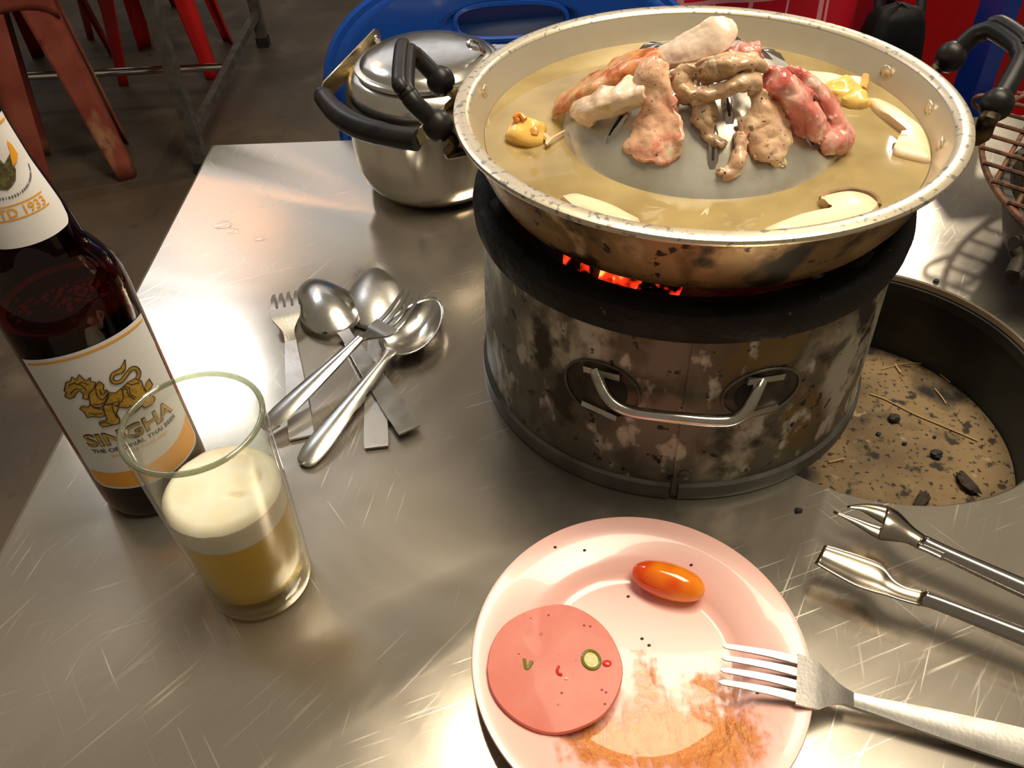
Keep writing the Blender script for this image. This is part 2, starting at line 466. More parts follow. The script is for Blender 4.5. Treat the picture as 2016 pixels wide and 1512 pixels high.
M_CLAY = pm('sooty_clay', (0.004, 0.004, 0.004), (0.012, 0.009, 0.007), 30, 6, rough=0.5, rough2=0.8, spec=.25, bump=0.6, bscale=220, bdist=.0015,
            layers=[((0.16, 0.14, 0.12), 160, 0.70, 0.76, (1, 1, 1))])
body_prof = [(.1362, 0.0), (.1366, .012), (.1352, .06), (.1338, .105), (.1332, .133)]
MB().lathe(body_prof + [(.1305, .133), (.133, .012), (.133, 0)], SC, 128).build('body', M_GALV, stove)
def az(px, py, z): p = at(px, py, z); return math.atan2(p[1] - SC[1], p[0] - SC[0])
A_SEAM = az(1330, 860, .045)
# rolled base band, open at the seam
MB().lathe([(.1372, .0), (.1392, .001), (.1398, .006), (.1392, .0125), (.1372, .0142), (.1366, .0142), (.1366, .0)], SC, 128, A_SEAM + .035, A_SEAM + 2 * math.pi - .006).build('base_band', M_GALV2, stove)
# overlapping seam strip and its rivet
def on_body(a, z, off):
    r = float(np.interp(z, [q[1] for q in body_prof], [q[0] for q in body_prof])) + off
    return (SC[0] + r * math.cos(a), SC[1] + r * math.sin(a), z + T)
sm = MB().grid(lambda u, v: on_body(A_SEAM + .004 + u * .16, .002 + v * .1305, .0011 - .0009 * u), 10, 10)
sm.grid(lambda u, v: on_body(A_SEAM + .004, .002 + u * .1305, .0011 * v), 10, 1)
sm.build('seam_strip', M_GALV, stove)
pr = at(1343, 933, .016)
ar = math.atan2(pr[1] - SC[1], pr[0] - SC[0])
MB().ball(on_body(ar, .0225, .001), .0042, 14, 8, (1, .45, 1), Matrix.Rotation(ar + math.pi / 2, 3, 'Z')).build('rivet', M_GALV2, stove)
# clay rim, fire bowl, pot rests
MB().lathe([(.1340, .131), (.1362, .1315), (.1378, .1365), (.1384, .145), (.1372, .1505), (.134, .1528), (.128, .1528), (.1195, .1505), (.1165, .146), (.113, .125), (.100, .110), (.05, .104), (0, .104), (0, .099), (.1, .104), (.125, .118), (.1305, .131)], SC, 112).build('clay_rim', M_CLAY, stove)
for k in range(3):
    a = math.radians(-20 + 120 * k + 90)
    p0 = (SC[0] + .121 * math.cos(a), SC[1] + .121 * math.sin(a), T + .1455)
    MB().ball(p0, .013, 12, 8, (.8, 1.2, .75), Matrix.Rotation(a, 3, 'Z'), .2, k).build('pot_rest', M_CLAY, stove)
# carrying handle: wire bail in two punched eyes
M_BAIL = pm('worn_steel_rod', (0.62, 0.60, 0.57), (0.4, 0.36, 0.28), 50, rough=0.16, rough2=0.3, metal=1.0)
M_EYE = pm('shade_dark_eye_plate', (0.07, 0.055, 0.035), (0.03, 0.023, 0.015), 60, 8, 0.42, 0.58, rough=.4, metal=.6, bump=.3, bscale=200)  # dark brown metal, its darkness painted to read as a shaded recess
M_DARKHOLE = pm('hole_shade', (0.02, 0.017, 0.013), rough=0.8)  # dark discs paint the shade inside holes that are not cut
def body_px(px, py, off=0.0):
    lo, hi = 0.0, .14
    for _ in range(40):
        z = (lo + hi) / 2; p = at(px, py, z); r = math.hypot(p[0] - SC[0], p[1] - SC[1])
        R = float(np.interp(z, [q[1] for q in body_prof], [q[0] for q in body_prof])) + off
        if p[1] > SC[1] or r < R: lo = z
        else: hi = z
    p = at(px, py, z); return math.atan2(p[1] - SC[1], p[0] - SC[0]), z
for side, ctr_px, wz in ((-1, (1183, 765), .021), (1, (1500, 772), .018)):
    a, z = body_px(*ctr_px)
    wa = .024 / .135
    pl = MB()
    def disc(u, v, a=a, z=z, wa=wa, wz=wz):                          # bulged escutcheon plate
        th = 2 * math.pi * u; rr = v
        return on_body(a + wa * rr * math.cos(th), z + wz * rr * math.sin(th), .0016 * (1 - rr ** 3) + .0003)
    pl.grid(disc, 24, 5, closeu=True)
    eye = pl.build('handle_eye', M_EYE, stove)
    MB().tube([on_body(a + wa * math.cos(q), z + wz * math.sin(q), .0008) for q in np.linspace(0, 2 * math.pi, 36, endpoint=False)], .0008, 6, closed=True).build('eye_rim', M_GALV2, eye)  # lighter tube imitates the lit edge of the recess
    h = MB()
    ao = a + side * -.35 * wa
    h.grid(lambda u, v: on_body(ao + .36 * wa * v * math.cos(6.2832 * u), z + .62 * wz * v * math.sin(6.2832 * u), .0022 - .0004 * v), 20, 3, closeu=True)
    h.build('slot', M_DARKHOLE, eye)
    for dz in (.75, -.8):
        p0 = on_body(a - side * .5 * wa, z + dz * wz, .003); p1 = on_body(a + side * .45 * wa, z + dz * wz * .85, .002)
        MB().bar(p0, p1, .002, .0045).build('folded_tab', M_BAIL, eye, smooth=0)
hp = []
for (px, py, off) in ((1172, 728, .001), (1178, 745, .004), (1192, 775, .009), (1212, 797, .0115), (1245, 811, .012), (1300, 819, .012), (1350, 824, .012), (1400, 828, .012), (1440, 826, .012), (1466, 811, .011), (1480, 790, .009), (1492, 765, .005), (1500, 748, .001)):
    a, z = body_px(px, py, off)
    hp.append(on_body(a, z, off))
MB().tube(cat_rom(hp, 4), .0036, 12).build('carry_handle', M_BAIL, stove)

# burning charcoal
def coal_mat(nm='burning_charcoal', hot=0.0):
    m = bpy.data.materials.new(nm); m.use_nodes = True; nt = m.node_tree; b = nt.nodes['Principled BSDF']
    b.inputs['Base Color'].default_value = (.02, .012, .01, 1); b.inputs['Roughness'].default_value = .9
    tc = nd(nt, 'ShaderNodeTexCoord'); n = nd(nt, 'ShaderNodeTexNoise'); n.inputs['Scale'].default_value = 60
    nt.links.new(tc.outputs['Object'], n.inputs['Vector'])
    r = nd(nt, 'ShaderNodeValToRGB'); e = r.color_ramp.elements
    e[0].position = .44 - hot; e[0].color = (.0, .0, .0, 1); e[1].position = .70 - hot; e[1].color = (1, .60, .12, 1)
    x = e.new(.56 - hot); x.color = (.9, .03, .006, 1)
    nt.links.new(n.outputs[0], r.inputs[0]); nt.links.new(r.outputs[0], b.inputs['Emission Color'])
    b.inputs['Emission Strength'].default_value = 2.2
    return m
M_COAL = coal_mat(); M_COALHOT = coal_mat('white_hot_charcoal', .09)
rc = random.Random(3)
coal_px = [(1136, 516, .127), (1172, 530, .127), (1210, 541, .128), (1240, 550, .128), (1278, 556, .127), (1312, 562, .127)]
for i, (px, py, z) in enumerate(coal_px):
    c = at(px, py, z)
    tag(MB().ball(c, .0115 if i else .010, 9, 6, (1, .9, .8), Matrix.Rotation(i, 3, 'Z'), .6, i + 20).build('burning_charcoal', M_COALHOT if i in (2, 3) else M_COAL, smooth=20),
        'orange-hot charcoal lump in the stove gap under the pan' if i in (2, 3) else 'dull red charcoal lump in the stove gap under the pan', 'charcoal', 'glowing charcoal in the stove gap')
for i in range(9):
    a = i * 2.4; r = .03 + .0065 * i
    c = (SC[0] + r * math.cos(a), SC[1] + .01 + .8 * r * math.sin(a), T + .1185)
    tag(MB().ball(c, .0135, 9, 6, (1, .9, .8), Matrix.Rotation(i, 3, 'Z'), .6, i + 40).build('burning_charcoal', M_COAL, smooth=20),
        'glowing charcoal lump deep in the stove, hidden by the pan', 'charcoal', 'glowing charcoal deep in the stove')

# ------------------------------------------------------------------ grill pan (dome with moat)
PC = (0.1218, 0.4665); ZW = .1885
pan = thing('grill_pan', (*PC, T + .152), 'wide aluminium grill pan with central dome, broth moat and black side handles', 'pan')
M_ALU = pm('worn_aluminium', (0.74, 0.66, 0.52), (0.62, 0.53, 0.40), 18, 6, rough=0.33, rough2=0.42, metal=0.75, bump=0.05, bscale=120,
           layers=[((0.30, 0.28, 0.26), 260, 0.57, 0.63, (1, 1, 1))])
M_WALL = pm('pale_inner_aluminium', (0.74, 0.66, 0.52), (0.62, 0.53, 0.40), 18, 6, rough=0.33, rough2=0.42, metal=0.7, bump=0.05, bscale=120)
M_DOME = pm('scoured_dome_aluminium', (0.66, 0.64, 0.58), (0.52, 0.48, 0.38), 24, 6, rough=0.34, rough2=0.26, metal=0.6, bump=0.08, bscale=160,
            layers=[((0.30, 0.25, 0.13), 16, 0.62, 0.75, (1, 1, 1))])
M_SOOT = pm('fire_stained_aluminium', (0.40, 0.26, 0.11), (0.17, 0.10, 0.035), 14, 8, 0.42, 0.57, rough=0.4, rough2=0.55, metal=0.55, bump=0.12, bscale=90,
            layers=[((0.20, 0.12, 0.045), 40, 0.48, 0.58, (1, 1, .6)), ((0.56, 0.40, 0.22), 34, 0.56, 0.64, (1, 1, .5)), ((0.035, 0.02, 0.01), 30, 0.57, 0.64, (1, 1, .8)), ((0.02, 0.013, 0.008), 14, 0.57, 0.62, (1, 1, .7)), ((0.02, 0.013, 0.008), 90, 0.61, 0.65, (1, 1, 1))])
def dome_z(r):
    if r <= .083: return ZW + .047 * (1 - (r / .083) ** 2.3)
    return ZW - .0275 * min(1, (r - .083) / .012)
MB().lathe([(.1386, .2048), (.1400, .2066), (.1420, .2072), (.1462, .2072), (.1482, .2062), (.1487, .2045), (.1480, .2030), (.1455, .2026), (.1438, .2020)], PC, 160).build('rim', M_ALU, pan)
MB().lathe([(.1440, .2022), (.1425, .1985), (.1365, .184), (.1305, .170), (.1255, .1618), (.1215, .1578), (.113, .1545), (.095, .1545)], PC, 144).build('outer_wall', M_SOOT, pan)
MB().lathe([(.1390, .2052), (.1366, .2005), (.1318, .190), (.1262, .1765), (.1205, .166), (.115, .162), (.105, .160), (.095, .161)], PC, 144).build('inner_wall', M_WALL, pan)
MB().lathe([(.095, .1612)] + [(r, dome_z(r)) for r in (.0895, .085, .083, .08, .075, .068, .06, .05, .04, .03, .02, .01, .0)] + [(.0, ZW + .045), (.04, ZW + .033), (.08, ZW - .004), (.095, .1575)], PC, 128).build('dome', M_DOME, pan)
def on_dome(r, a, off=0.0):
    e = 1e-4; s = (dome_z(r + e) - dome_z(max(r - e, 0))) / (2 * e)
    n = Vector((-s, 1)).normalized()
    rr = r + n.x * off; zz = dome_z(r) + n.y * off
    return (PC[0] + rr * math.cos(a), PC[1] + rr * math.sin(a), zz + T)
M_SLOT = pm('slot_dark', (0.03, 0.025, 0.02), rough=0.8)
for ring, (rc_, n, ph) in enumerate(((.064, 14, .1), (.046, 10, .35), (.028, 7, .0))):
    for k in range(n):
        a = ph + 2 * math.pi * k / n
        L, Wd = .0090, .0034
        m = MB()
        def lip(u, v, a=a, rc_=rc_):
            x = (2 * u - 1); y = (2 * v - 1)
            h = .0026 * max(0, 1 - x * x) * (1 - y * y) ** .5 if abs(y) < 1 else 0
            if abs(y) < .3: h *= .8
            return on_dome(rc_ + x * L, a + y * Wd * (1 - .5 * x * x) / rc_, h - .0001)
        m.grid(lip, 8, 8)
        o = m.build('vent_slit', M_STEEL, pan)
        m2 = MB().grid(lambda u, v: on_dome(rc_ + (2 * u - 1) * L * .82, a + (2 * v - 1) * .00055 / rc_, .0024 * max(0, 1 - (2 * u - 1) ** 2) + .0002), 8, 1)
        m2.build('slot', M_SLOT, o)
# rivets on the inner wall, handles
def pan_wall(a, z, off):
    r = float(np.interp(z, [.160, .166, .1765, .190, .2005, .2052], [.105, .1205, .1262, .1318, .1366, .139])) - off
    return (PC[0] + r * math.cos(a), PC[1] + r * math.sin(a), z + T)
for px, py, z in ((966, 183, .1985), (1733, 146, .196), (1814, 214, .196), (1857, 286, .1945)):
    p = at(px, py, z); a = math.atan2(p[1] - PC[1], p[0] - PC[0])
    MB().ball(pan_wall(a, z, .0003), .0050, 16, 8, (.28, 1, 1), Matrix.Rotation(a, 3, 'Z')).build('rivet', M_ALU, pan)
M_STRAP = pm('scorched_brass_strap', (0.20, 0.14, 0.05), (0.03, 0.022, 0.014), 60, 6, 0.4, 0.6, rough=0.4, metal=0.8, bump=.2, bscale=150)
def pan_handle(b1, b2, c1, c2, aim):
    b1, b2, c1, c2 = [Vector(tuple(p)) for p in (b1, b2, c1, c2)]
    cx = Vector((PC[0], PC[1], 0))
    h = MB(); path = [b1]
    def corner(p, a, b):
        return [p + (a - p).normalized() * .009, p + ((a - p).normalized() + (b - p).normalized()) * .0035, p + (b - p).normalized() * .009]
    path += corner(c1, b1, c2) + corner(c2, c1, b2) + [b2]
    path = cat_rom([tuple(p) for p in path], 4)
    h.tube(path, .0056, 14)
    h.tube([tuple(Vector(tuple(p)) + Vector((aim * .003, 0, .004))) for p in path[8:-8]], .0046, 12)
    g = h.build('handle_grip', M_BLACKPL, pan)
    for b, c in ((b1, c1), (b2, c2)):
        d = (c - b).normalized()
        MB().ball(b, .0092, 16, 10, (1, 1, 1.05)).build('ferrule', M_BLACKPL, g)
        out = Vector((b.x - PC[0], b.y - PC[1], 0)).normalized()
        e0 = b - d * .004
        w1 = Vector((PC[0], PC[1], T + .186)) + out * .1375
        mid = Vector((b.x, b.y, T + .184)) - out * .004
        s = MB().tube(cat_rom([tuple(e0), tuple(b - d * .014), tuple(mid), tuple(w1)], 4), .0052, 8, flat=.55)
        s.build('bracket', M_STRAP, pan)
pan_handle(at(868, 160, .202), at(862, 248, .202), at(803, 94, .222), at(797, 186, .222), -1)
pan_handle(at(1872, 112, .205), at(1962, 206, .205), at(1940, 48, .224), at(2020, 102, .222), 1)

# broth in the moat
M_BROTH = clear_mat('cloudy_broth', (0.90, 0.78, 0.50), (0.66, 0.52, 0.25), .58, rough=.02, ior=1.33, gl=1.3, bump=.16, bscale=26, trl=.25)
tag(MB().lathe([(.0822, ZW), (.1308, ZW), (.1255, .1768), (.1198, .1668), (.1148, .1628), (.105, .1608), (.0952, .1616), (.0895, .1735)], PC, 144).build('broth', M_BROTH),
    'cloudy golden broth filling the moat of the grill pan', 'broth')

# ------------------------------------------------------------------ food on the pan: slices laid over the dome
def food_z(x, y):
    r = math.hypot(x - PC[0], y - PC[1]); return dome_z(r) if r < .083 else ZW
def on_pan(px, py, lift):
    d = ray((px, py))
    lo = (T + .30 - C0[2]) / d[2]; hi = (T + .15 - C0[2]) / d[2]
    t = lo; st = (hi - lo) / 240
    while t < hi:
        p = C0 + t * d
        if p[2] - T <= food_z(p[0], p[1]) + lift: break
        t += st
    return p
def bicubic(G, nu, nv):
    rows = [cat_rom(r, nv) for r in G]
    cols = [cat_rom([rows[i][j] for i in range(len(rows))], nu) for j in range(len(rows[0]))]
    return [[cols[j][i] for j in range(len(cols))] for i in range(len(cols[0]))]
def slice_(name, ctrl, mat, label, cat, group=None, th=.003, nz=.0012, nf=140, seed=0, nu=9, nv=9, subd=1):
    G = [[on_pan(*c) for c in r] for r in ctrl]
    R = bicubic(G, nu, nv)
    A, B = len(R), len(R[0])
    v = []
    for i in range(A):
        for j in range(B):
            p = Vector(tuple(R[i][j])); q = Vector((seed * 1.7, seed * .9, seed))
            edge = 2.0 if (i in (0, A - 1) or j in (0, B - 1)) else .8
            p += Vector((noise.noise(p * nf + q), noise.noise(p * nf + q * 2 + Vector((5, 1, 2))), noise.noise(p * nf * .8 + q * 3 + Vector((1, 7, 3))))) * nz * edge
            p += Vector((noise.noise(p * 420 + q), noise.noise(p * 420 + q * 2), noise.noise(p * 380 + q * 3) * 1.3)) * nz * (.6 if edge > 1 else .22)
            v.append(p)
    f = [(i * B + j, (i + 1) * B + j, (i + 1) * B + j + 1, i * B + j + 1) for i in range(A - 1) for j in range(B - 1)]
    o = MB().add(v, f).build(name, mat, smooth=180)
    solid(o, th * .7, 0.0); sub(o, subd)
    return tag(o, label, cat, group)
GM = 'meat slices cooking on the dome'
kw = dict(sss=.15, sssr=(.004, .0016, .001), rough=.27, coat=.55, bump=.3, bdist=.0016)
PEP = ((0.03, 0.018, 0.012), 560, .65, .67, (1, 1, 1))
M_RAW = pm('raw_pink_pork', (0.70, 0.20, 0.17), (0.84, 0.50, 0.40), 55, 6, .44, .60, bscale=300, layers=[((0.52, 0.06, 0.06), 48, .54, .66, (1, 1, 1)), ((0.90, 0.70, 0.58), 150, .60, .66, (1, 1, 1))], **kw)
M_HALF = pm('half_cooked_pork', (0.86, 0.52, 0.34), (0.76, 0.27, 0.19), 42, 6, .46, .60, bscale=280, layers=[((0.92, 0.74, 0.50), 52, .53, .63, (1, 1, 1)), PEP], **kw)
M_PALE = pm('pale_pork_fat', (0.90, 0.68, 0.50), (0.92, 0.78, 0.60), 50, 5, .4, .6, bscale=220, layers=[((0.84, 0.40, 0.31), 36, .53, .66, (1, 1, 1)), ((0.70, 0.48, 0.24), 90, .60, .70, (1, 1, 1))], **kw)
M_WHITE = pm('white_pork_fat', (0.95, 0.76, 0.60), (0.92, 0.58, 0.47), 30, 4, .45, .65, bscale=160, layers=[((0.88, 0.70, 0.38), 34, .56, .68, (1, 1, 1)), ((0.92, 0.85, 0.78), 26, .60, .72, (1, 1, 1))], **kw)
M_BROWN = pm('browned_pork', (0.56, 0.36, 0.21), (0.70, 0.50, 0.33), 70, 6, .44, .58, bscale=320, layers=[((0.20, 0.10, 0.06), 80, .54, .66, (1, 1, 1)), ((0.66, 0.50, 0.32), 140, .60, .68, (1, 1, 1)), PEP], **kw)
M_SKIN = pm('marinated_chicken', (0.58, 0.15, 0.04), (0.74, 0.40, 0.20), 60, 6, .44, .58, bscale=300, layers=[((0.88, 0.50, 0.08), 50, .57, .66, (1, 1, 1)), ((0.86, 0.66, 0.46), 80, .58, .68, (1, 1, 1))], **kw)
M_TAN = pm('seared_tan_pork', (0.74, 0.48, 0.30), (0.82, 0.54, 0.40), 56, 6, .44, .58, bscale=280, layers=[((0.88, 0.70, 0.42), 70, .54, .64, (1, 1, 1)), ((0.30, 0.16, 0.08), 150, .62, .70, (1, 1, 1)), PEP], **kw)
# marinated strip behind
slice_('meat_slice', [[(1098, 198, .004), (1140, 168, .008), (1180, 142, .008), (1230, 112, .006), (1298, 92, .008)],
                      [(1092, 212, .007), (1140, 186, .013), (1190, 160, .014), (1240, 132, .013), (1300, 112, .013)],
                      [(1086, 226, .002), (1130, 212, .007), (1185, 186, .008), (1240, 160, .009), (1300, 140, .008)]], M_SKIN,
       'long orange marinated strip trailing from dome into the broth', 'meat slice', GM, .006, .002, 160, 1)
# pale rounded strip
slice_('meat_slice', [[(1150, 182, .008), (1185, 178, .013), (1225, 164, .015), (1268, 150, .014)],
                      [(1132, 206, .010), (1175, 202, .018), (1225, 188, .020), (1275, 172, .020)],
                      [(1126, 226, .006), (1160, 224, .014), (1215, 210, .016), (1268, 196, .015)],
                      [(1140, 242, .001), (1165, 244, .004), (1210, 226, .004), (1265, 208, .004)]], M_PALE,
       'thick pale pink fatty strip lying below the marinated strip', 'meat slice', GM, .005, .002, 120, 2)
# white slab standing on top
slice_('meat_slice', [[(1298, 98, .010), (1340, 72, .018), (1375, 52, .025), (1402, 34, .030), (1440, 38, .030)],
                      [(1300, 116, .009), (1345, 98, .017), (1385, 80, .023), (1418, 66, .027), (1448, 62, .027)],
                      [(1306, 138, .006), (1350, 126, .013), (1390, 116, .018), (1420, 108, .021), (1432, 104, .022)]], M_WHITE,
       'large smooth whitish slab of fat standing up on top of dome', 'meat slice', GM, .006, .0012, 90, 3)
# big pink slice hanging towards the viewer
slice_('meat_slice', [[(1268, 118, .020), (1285, 108, .026), (1300, 112, .026), (1312, 130, .020)],
                      [(1246, 160, .016), (1270, 150, .024), (1300, 152, .022), (1318, 168, .013)],
                      [(1260, 205, .008), (1280, 200, .014), (1308, 202, .012), (1330, 205, .011)],
                      [(1252, 245, .003), (1278, 248, .009), (1310, 250, .006), (1345, 242, .008)],
                      [(1226, 288, .001), (1268, 292, .006), (1308, 292, .005), (1346, 280, .007)],
                      [(1226, 300, .000), (1262, 312, .002), (1305, 320, .003), (1340, 302, .002)]], M_HALF,
       'broad half-cooked pink slice hanging down the front of the dome', 'meat slice', GM, .004, .0018, 150, 4)
# browned curled strips in the middle
slice_('meat_slice', [[(1376, 128, .018), (1410, 112, .024), (1450, 106, .027), (1492, 108, .024)],
                      [(1378, 142, .020), (1412, 132, .030), (1455, 124, .032), (1500, 124, .027)],
                      [(1384, 156, .012), (1420, 156, .018), (1460, 146, .020), (1502, 138, .016)]], M_BROWN,
       'lumpy browned piece on top of the dome below the white slab', 'meat slice', GM, .006, .003, 210, 5)
slice_('meat_slice', [[(1324, 146, .012), (1336, 132, .018), (1366, 130, .020), (1384, 136, .018)],
                      [(1324, 168, .010), (1342, 160, .016), (1362, 158, .012), (1380, 150, .014)],
                      [(1334, 190, .008), (1348, 186, .013), (1362, 192, .012), (1376, 198, .010)],
                      [(1344, 200, .004), (1356, 202, .006), (1368, 204, .006), (1378, 206, .005)]], M_BROWN,
       'browned curl forming a loop beside the broad pink slice', 'meat slice', GM, .005, .0024, 220, 6)
slice_('meat_slice', [[(1352, 176, .015), (1400, 172, .020), (1450, 150, .024), (1492, 142, .022)],
                      [(1354, 188, .016), (1404, 186, .021), (1452, 168, .026), (1498, 156, .024)],
                      [(1366, 200, .010), (1410, 198, .016), (1455, 184, .020), (1500, 178, .018)]], M_BROWN,
       'flat browned strip bridging the middle of the dome', 'meat slice', GM, .004, .002, 200, 7)
slice_('meat_slice', [[(1360, 190, .012), (1385, 188, .016), (1410, 194, .010)],
                      [(1364, 215, .008), (1388, 216, .013), (1410, 216, .006)],
                      [(1368, 240, .005), (1388, 244, .009), (1404, 240, .003)],
                      [(1384, 266, .003), (1396, 268, .006), (1408, 266, .002)],
                      [(1394, 284, .002), (1412, 290, .004), (1438, 286, .002)]], M_BROWN,
       'browned tapering strip pointing down the front of the dome', 'meat slice', GM, .005, .0022, 220, 8)
# tan slice right of centre, small curl
slice_('meat_slice', [[(1470, 164, .016), (1488, 162, .020), (1506, 180, .018), (1520, 196, .014)],
                      [(1478, 196, .012), (1498, 196, .016), (1524, 206, .014), (1540, 218, .010)],
                      [(1468, 232, .007), (1496, 236, .012), (1526, 246, .012), (1554, 248, .006)],
                      [(1460, 256, .004), (1490, 266, .010), (1524, 280, .010), (1556, 288, .004)],
                      [(1480, 300, .001), (1500, 306, .006), (1524, 310, .007), (1546, 318, .001)],
                      [(1484, 314, .000), (1502, 312, .004), (1522, 322, .003), (1536, 332, .000)]], M_TAN,
       'tan seared slice hanging beside the raw pink rolls', 'meat slice', GM, .004, .0022, 180, 9)
slice_('meat_slice', [[(1448, 262, .004), (1458, 258, .009), (1470, 264, .004)],
                      [(1446, 290, .003), (1458, 290, .009), (1470, 290, .003)],
                      [(1440, 316, .002), (1454, 320, .008), (1466, 316, .002)],
                      [(1426, 334, .001), (1440, 340, .006), (1452, 340, .001)],
                      [(1404, 342, .001), (1416, 346, .004), (1426, 358, .001)]], M_TAN,
       'small finger-like seared strip curling low on the dome', 'meat slice', GM, .005, .002, 220, 10)
# raw rolls on the right
slice_('meat_slice', [[(1500, 150, .018), (1520, 128, .026), (1552, 142, .026), (1574, 158, .018)],
                      [(1500, 184, .012), (1530, 172, .024), (1566, 176, .026), (1592, 190, .016)],
                      [(1532, 208, .008), (1556, 204, .020), (1588, 206, .024), (1614, 216, .014)],
                      [(1552, 240, .004), (1572, 232, .014), (1604, 232, .020), (1630, 242, .010)],
                      [(1560, 262, .002), (1582, 256, .007), (1604, 256, .014), (1638, 262, .006)],
                      [(1568, 268, .000), (1592, 272, .003), (1606, 286, .005), (1632, 280, .001)]], M_RAW,
       'raw pink slice rolled at its end on the right of the dome', 'meat slice', GM, .004, .002, 150, 11)
slice_('meat_slice', [[(1548, 138, .012), (1572, 134, .016), (1600, 156, .012)],
                      [(1590, 178, .012), (1614, 168, .018), (1636, 190, .010)],
                      [(1624, 226, .010), (1642, 212, .016), (1660, 232, .008)],
                      [(1636, 252, .010), (1660, 246, .016), (1678, 262, .010)],
                      [(1618, 276, .006), (1648, 276, .012), (1680, 284, .006)],
                      [(1616, 300, .001), (1642, 306, .004), (1668, 296, .001)]], M_RAW,
       'raw pink slice outermost on the right, end rolled down to broth', 'meat slice', GM, .004, .002, 150, 12)
slice_('meat_slice', [[(1438, 96, .014), (1456, 86, .020), (1476, 90, .020), (1494, 84, .022)],
                      [(1440, 110, .014), (1460, 102, .022), (1480, 104, .024), (1496, 98, .024)],
                      [(1444, 122, .010), (1464, 116, .016), (1484, 116, .018), (1500, 112, .016)]], M_RAW,
       'small raw pink scrap at the back beside the white slab', 'meat slice', GM, .004, .0026, 200, 13)

# mushroom slices and yellow pieces floating in the broth
M_MUSH = pm('mushroom_flesh', (0.82, 0.66, 0.44), (0.74, 0.54, 0.32), 30, 5, .5, .7, sss=.2, rough=.42, coat=.2, bump=.12, bscale=200)
M_MUSHCAP = pm('mushroom_cap_skin', (0.16, 0.09, 0.04), (0.32, 0.2, 0.1), 60, rough=.5, bump=.2, bscale=200)
M_YEL = pm('yellow_fishball', (0.85, 0.52, 0.10), (0.88, 0.64, 0.22), 30, sss=.3, rough=.25, coat=.5, bump=.1, bscale=80)
M_ORANGE = pm('orange_frill', (0.70, 0.24, 0.03), (0.75, 0.4, 0.1), 60, rough=.35, coat=.3)
def flat_piece(name, outline, zb, zt, mat, label, cat, group=None, parent=None, bulge=.0015, plane=None, tilt=None):
    """outline in pixels laid on the plane z = zt; closed slab with a rounded top"""
    P = [np.array(at(*p, plane if plane is not None else zt)) for p in outline]
    P = cat_rom(P + [P[0]], 4)[:-1]
    n = len(P); c = sum(P) / n
    m = MB(); v = []; f = []
    for k, (s, z) in enumerate(((.97, zb), (1.0, zb + .35 * (zt - zb)), (1.0, zt - .3 * (zt - zb)), (.94, zt), (.6, zt + bulge), (.25, zt + bulge))):
        for p in P:
            q = c + (p - c) * s
            dz = tilt(q) if tilt else 0.0
            v.append((q[0], q[1], T + z + dz))
    for k in range(5):
        for i in range(n):
            j = (i + 1) % n; f.append((k * n + i, k * n + j, (k + 1) * n + j, (k + 1) * n + i))
    f.append(tuple(5 * n + i for i in range(n))); f.append(tuple(n - 1 - i for i in range(n)))
    m.add(v, f)
    o = m.build(name, mat, parent, smooth=50)
    if label: tag(o, label, cat, group)
    return o
GMU = 'mushroom slices in the broth'
def cap_edge(parent, pts, z, r):
    MB().tube(cat_rom([at(*p, z) for p in pts], 4), r, 8, flat=1).build('cap_skin', M_MUSHCAP, parent)
zt = ZW + .0035
a = flat_piece('mushroom_slice', [(1709, 189), (1730, 192), (1760, 206), (1790, 228), (1812, 245), (1826, 270), (1834, 300), (1832, 311), (1800, 306), (1764, 296), (1762, 286), (1790, 284), (1798, 272), (1786, 258), (1758, 236), (1726, 212)], ZW - .004, zt, M_MUSH,
               'crescent of king oyster mushroom in broth beside the wall rivets', 'mushroom slice', GMU)
cap_edge(a, [(1762, 284), (1768, 294), (1790, 301), (1812, 308)], ZW + .001, .0016)
b = flat_piece('mushroom_slice', [(1500, 451), (1540, 434), (1590, 424), (1620, 420), (1640, 408), (1634, 398), (1614, 388), (1640, 379), (1676, 374), (1708, 380), (1727, 392), (1731, 404), (1700, 430), (1640, 448), (1560, 462)], ZW - .004, zt + .001, M_MUSH,
               'large cap-and-stem mushroom slice at the near edge of broth', 'mushroom slice', GMU)
cap_edge(b, [(1618, 392), (1622, 386), (1644, 377), (1678, 373), (1710, 379), (1729, 394), (1730, 404)], ZW + .003, .0014)
cap_edge(b, [(1632, 412), (1640, 402), (1628, 394), (1616, 388)], ZW + .003, .0018)
flat_piece('mushroom_slice', [(1103, 384), (1130, 379), (1165, 388), (1205, 402), (1240, 420), (1262, 434), (1220, 440), (1170, 424), (1130, 406)], ZW - .004, zt, M_MUSH,
           'pale mushroom slice against the near left wall of pan', 'mushroom slice', GMU)
d = flat_piece('mushroom_slice', [(1545, 140), (1580, 138), (1630, 142), (1662, 150), (1690, 154), (1703, 151), (1706, 160), (1698, 176), (1684, 172), (1650, 168), (1600, 166), (1550, 158)], ZW - .004, zt + .001, M_MUSH,
               'long straight mushroom stem behind the raw pink rolls', 'mushroom slice', GMU)
MB().tube([at(1703, 152, zt), at(1702, 165, zt + .001), at(1697, 177, zt)], .0028, 8).build('stem_end', M_ORANGE, d)
def blob(name, px, py, r, sc, mat, label, cat, group=None, seed=0, nz=.25, lift=0.0):
    c = at(px, py, ZW + lift)
    o = MB().ball(c, r, 22, 14, sc, Matrix.Rotation(.4, 3, 'Z'), nz, seed).build(name, mat, smooth=180)
    return tag(o, label, cat, group)
fb = blob('fish_ball', 1036, 264, .0115, (1, .95, .85), M_YEL, 'yellow fish ball with orange frills in the left of broth', 'fish ball', 'yellow pieces in the broth', 2, .25, .003)
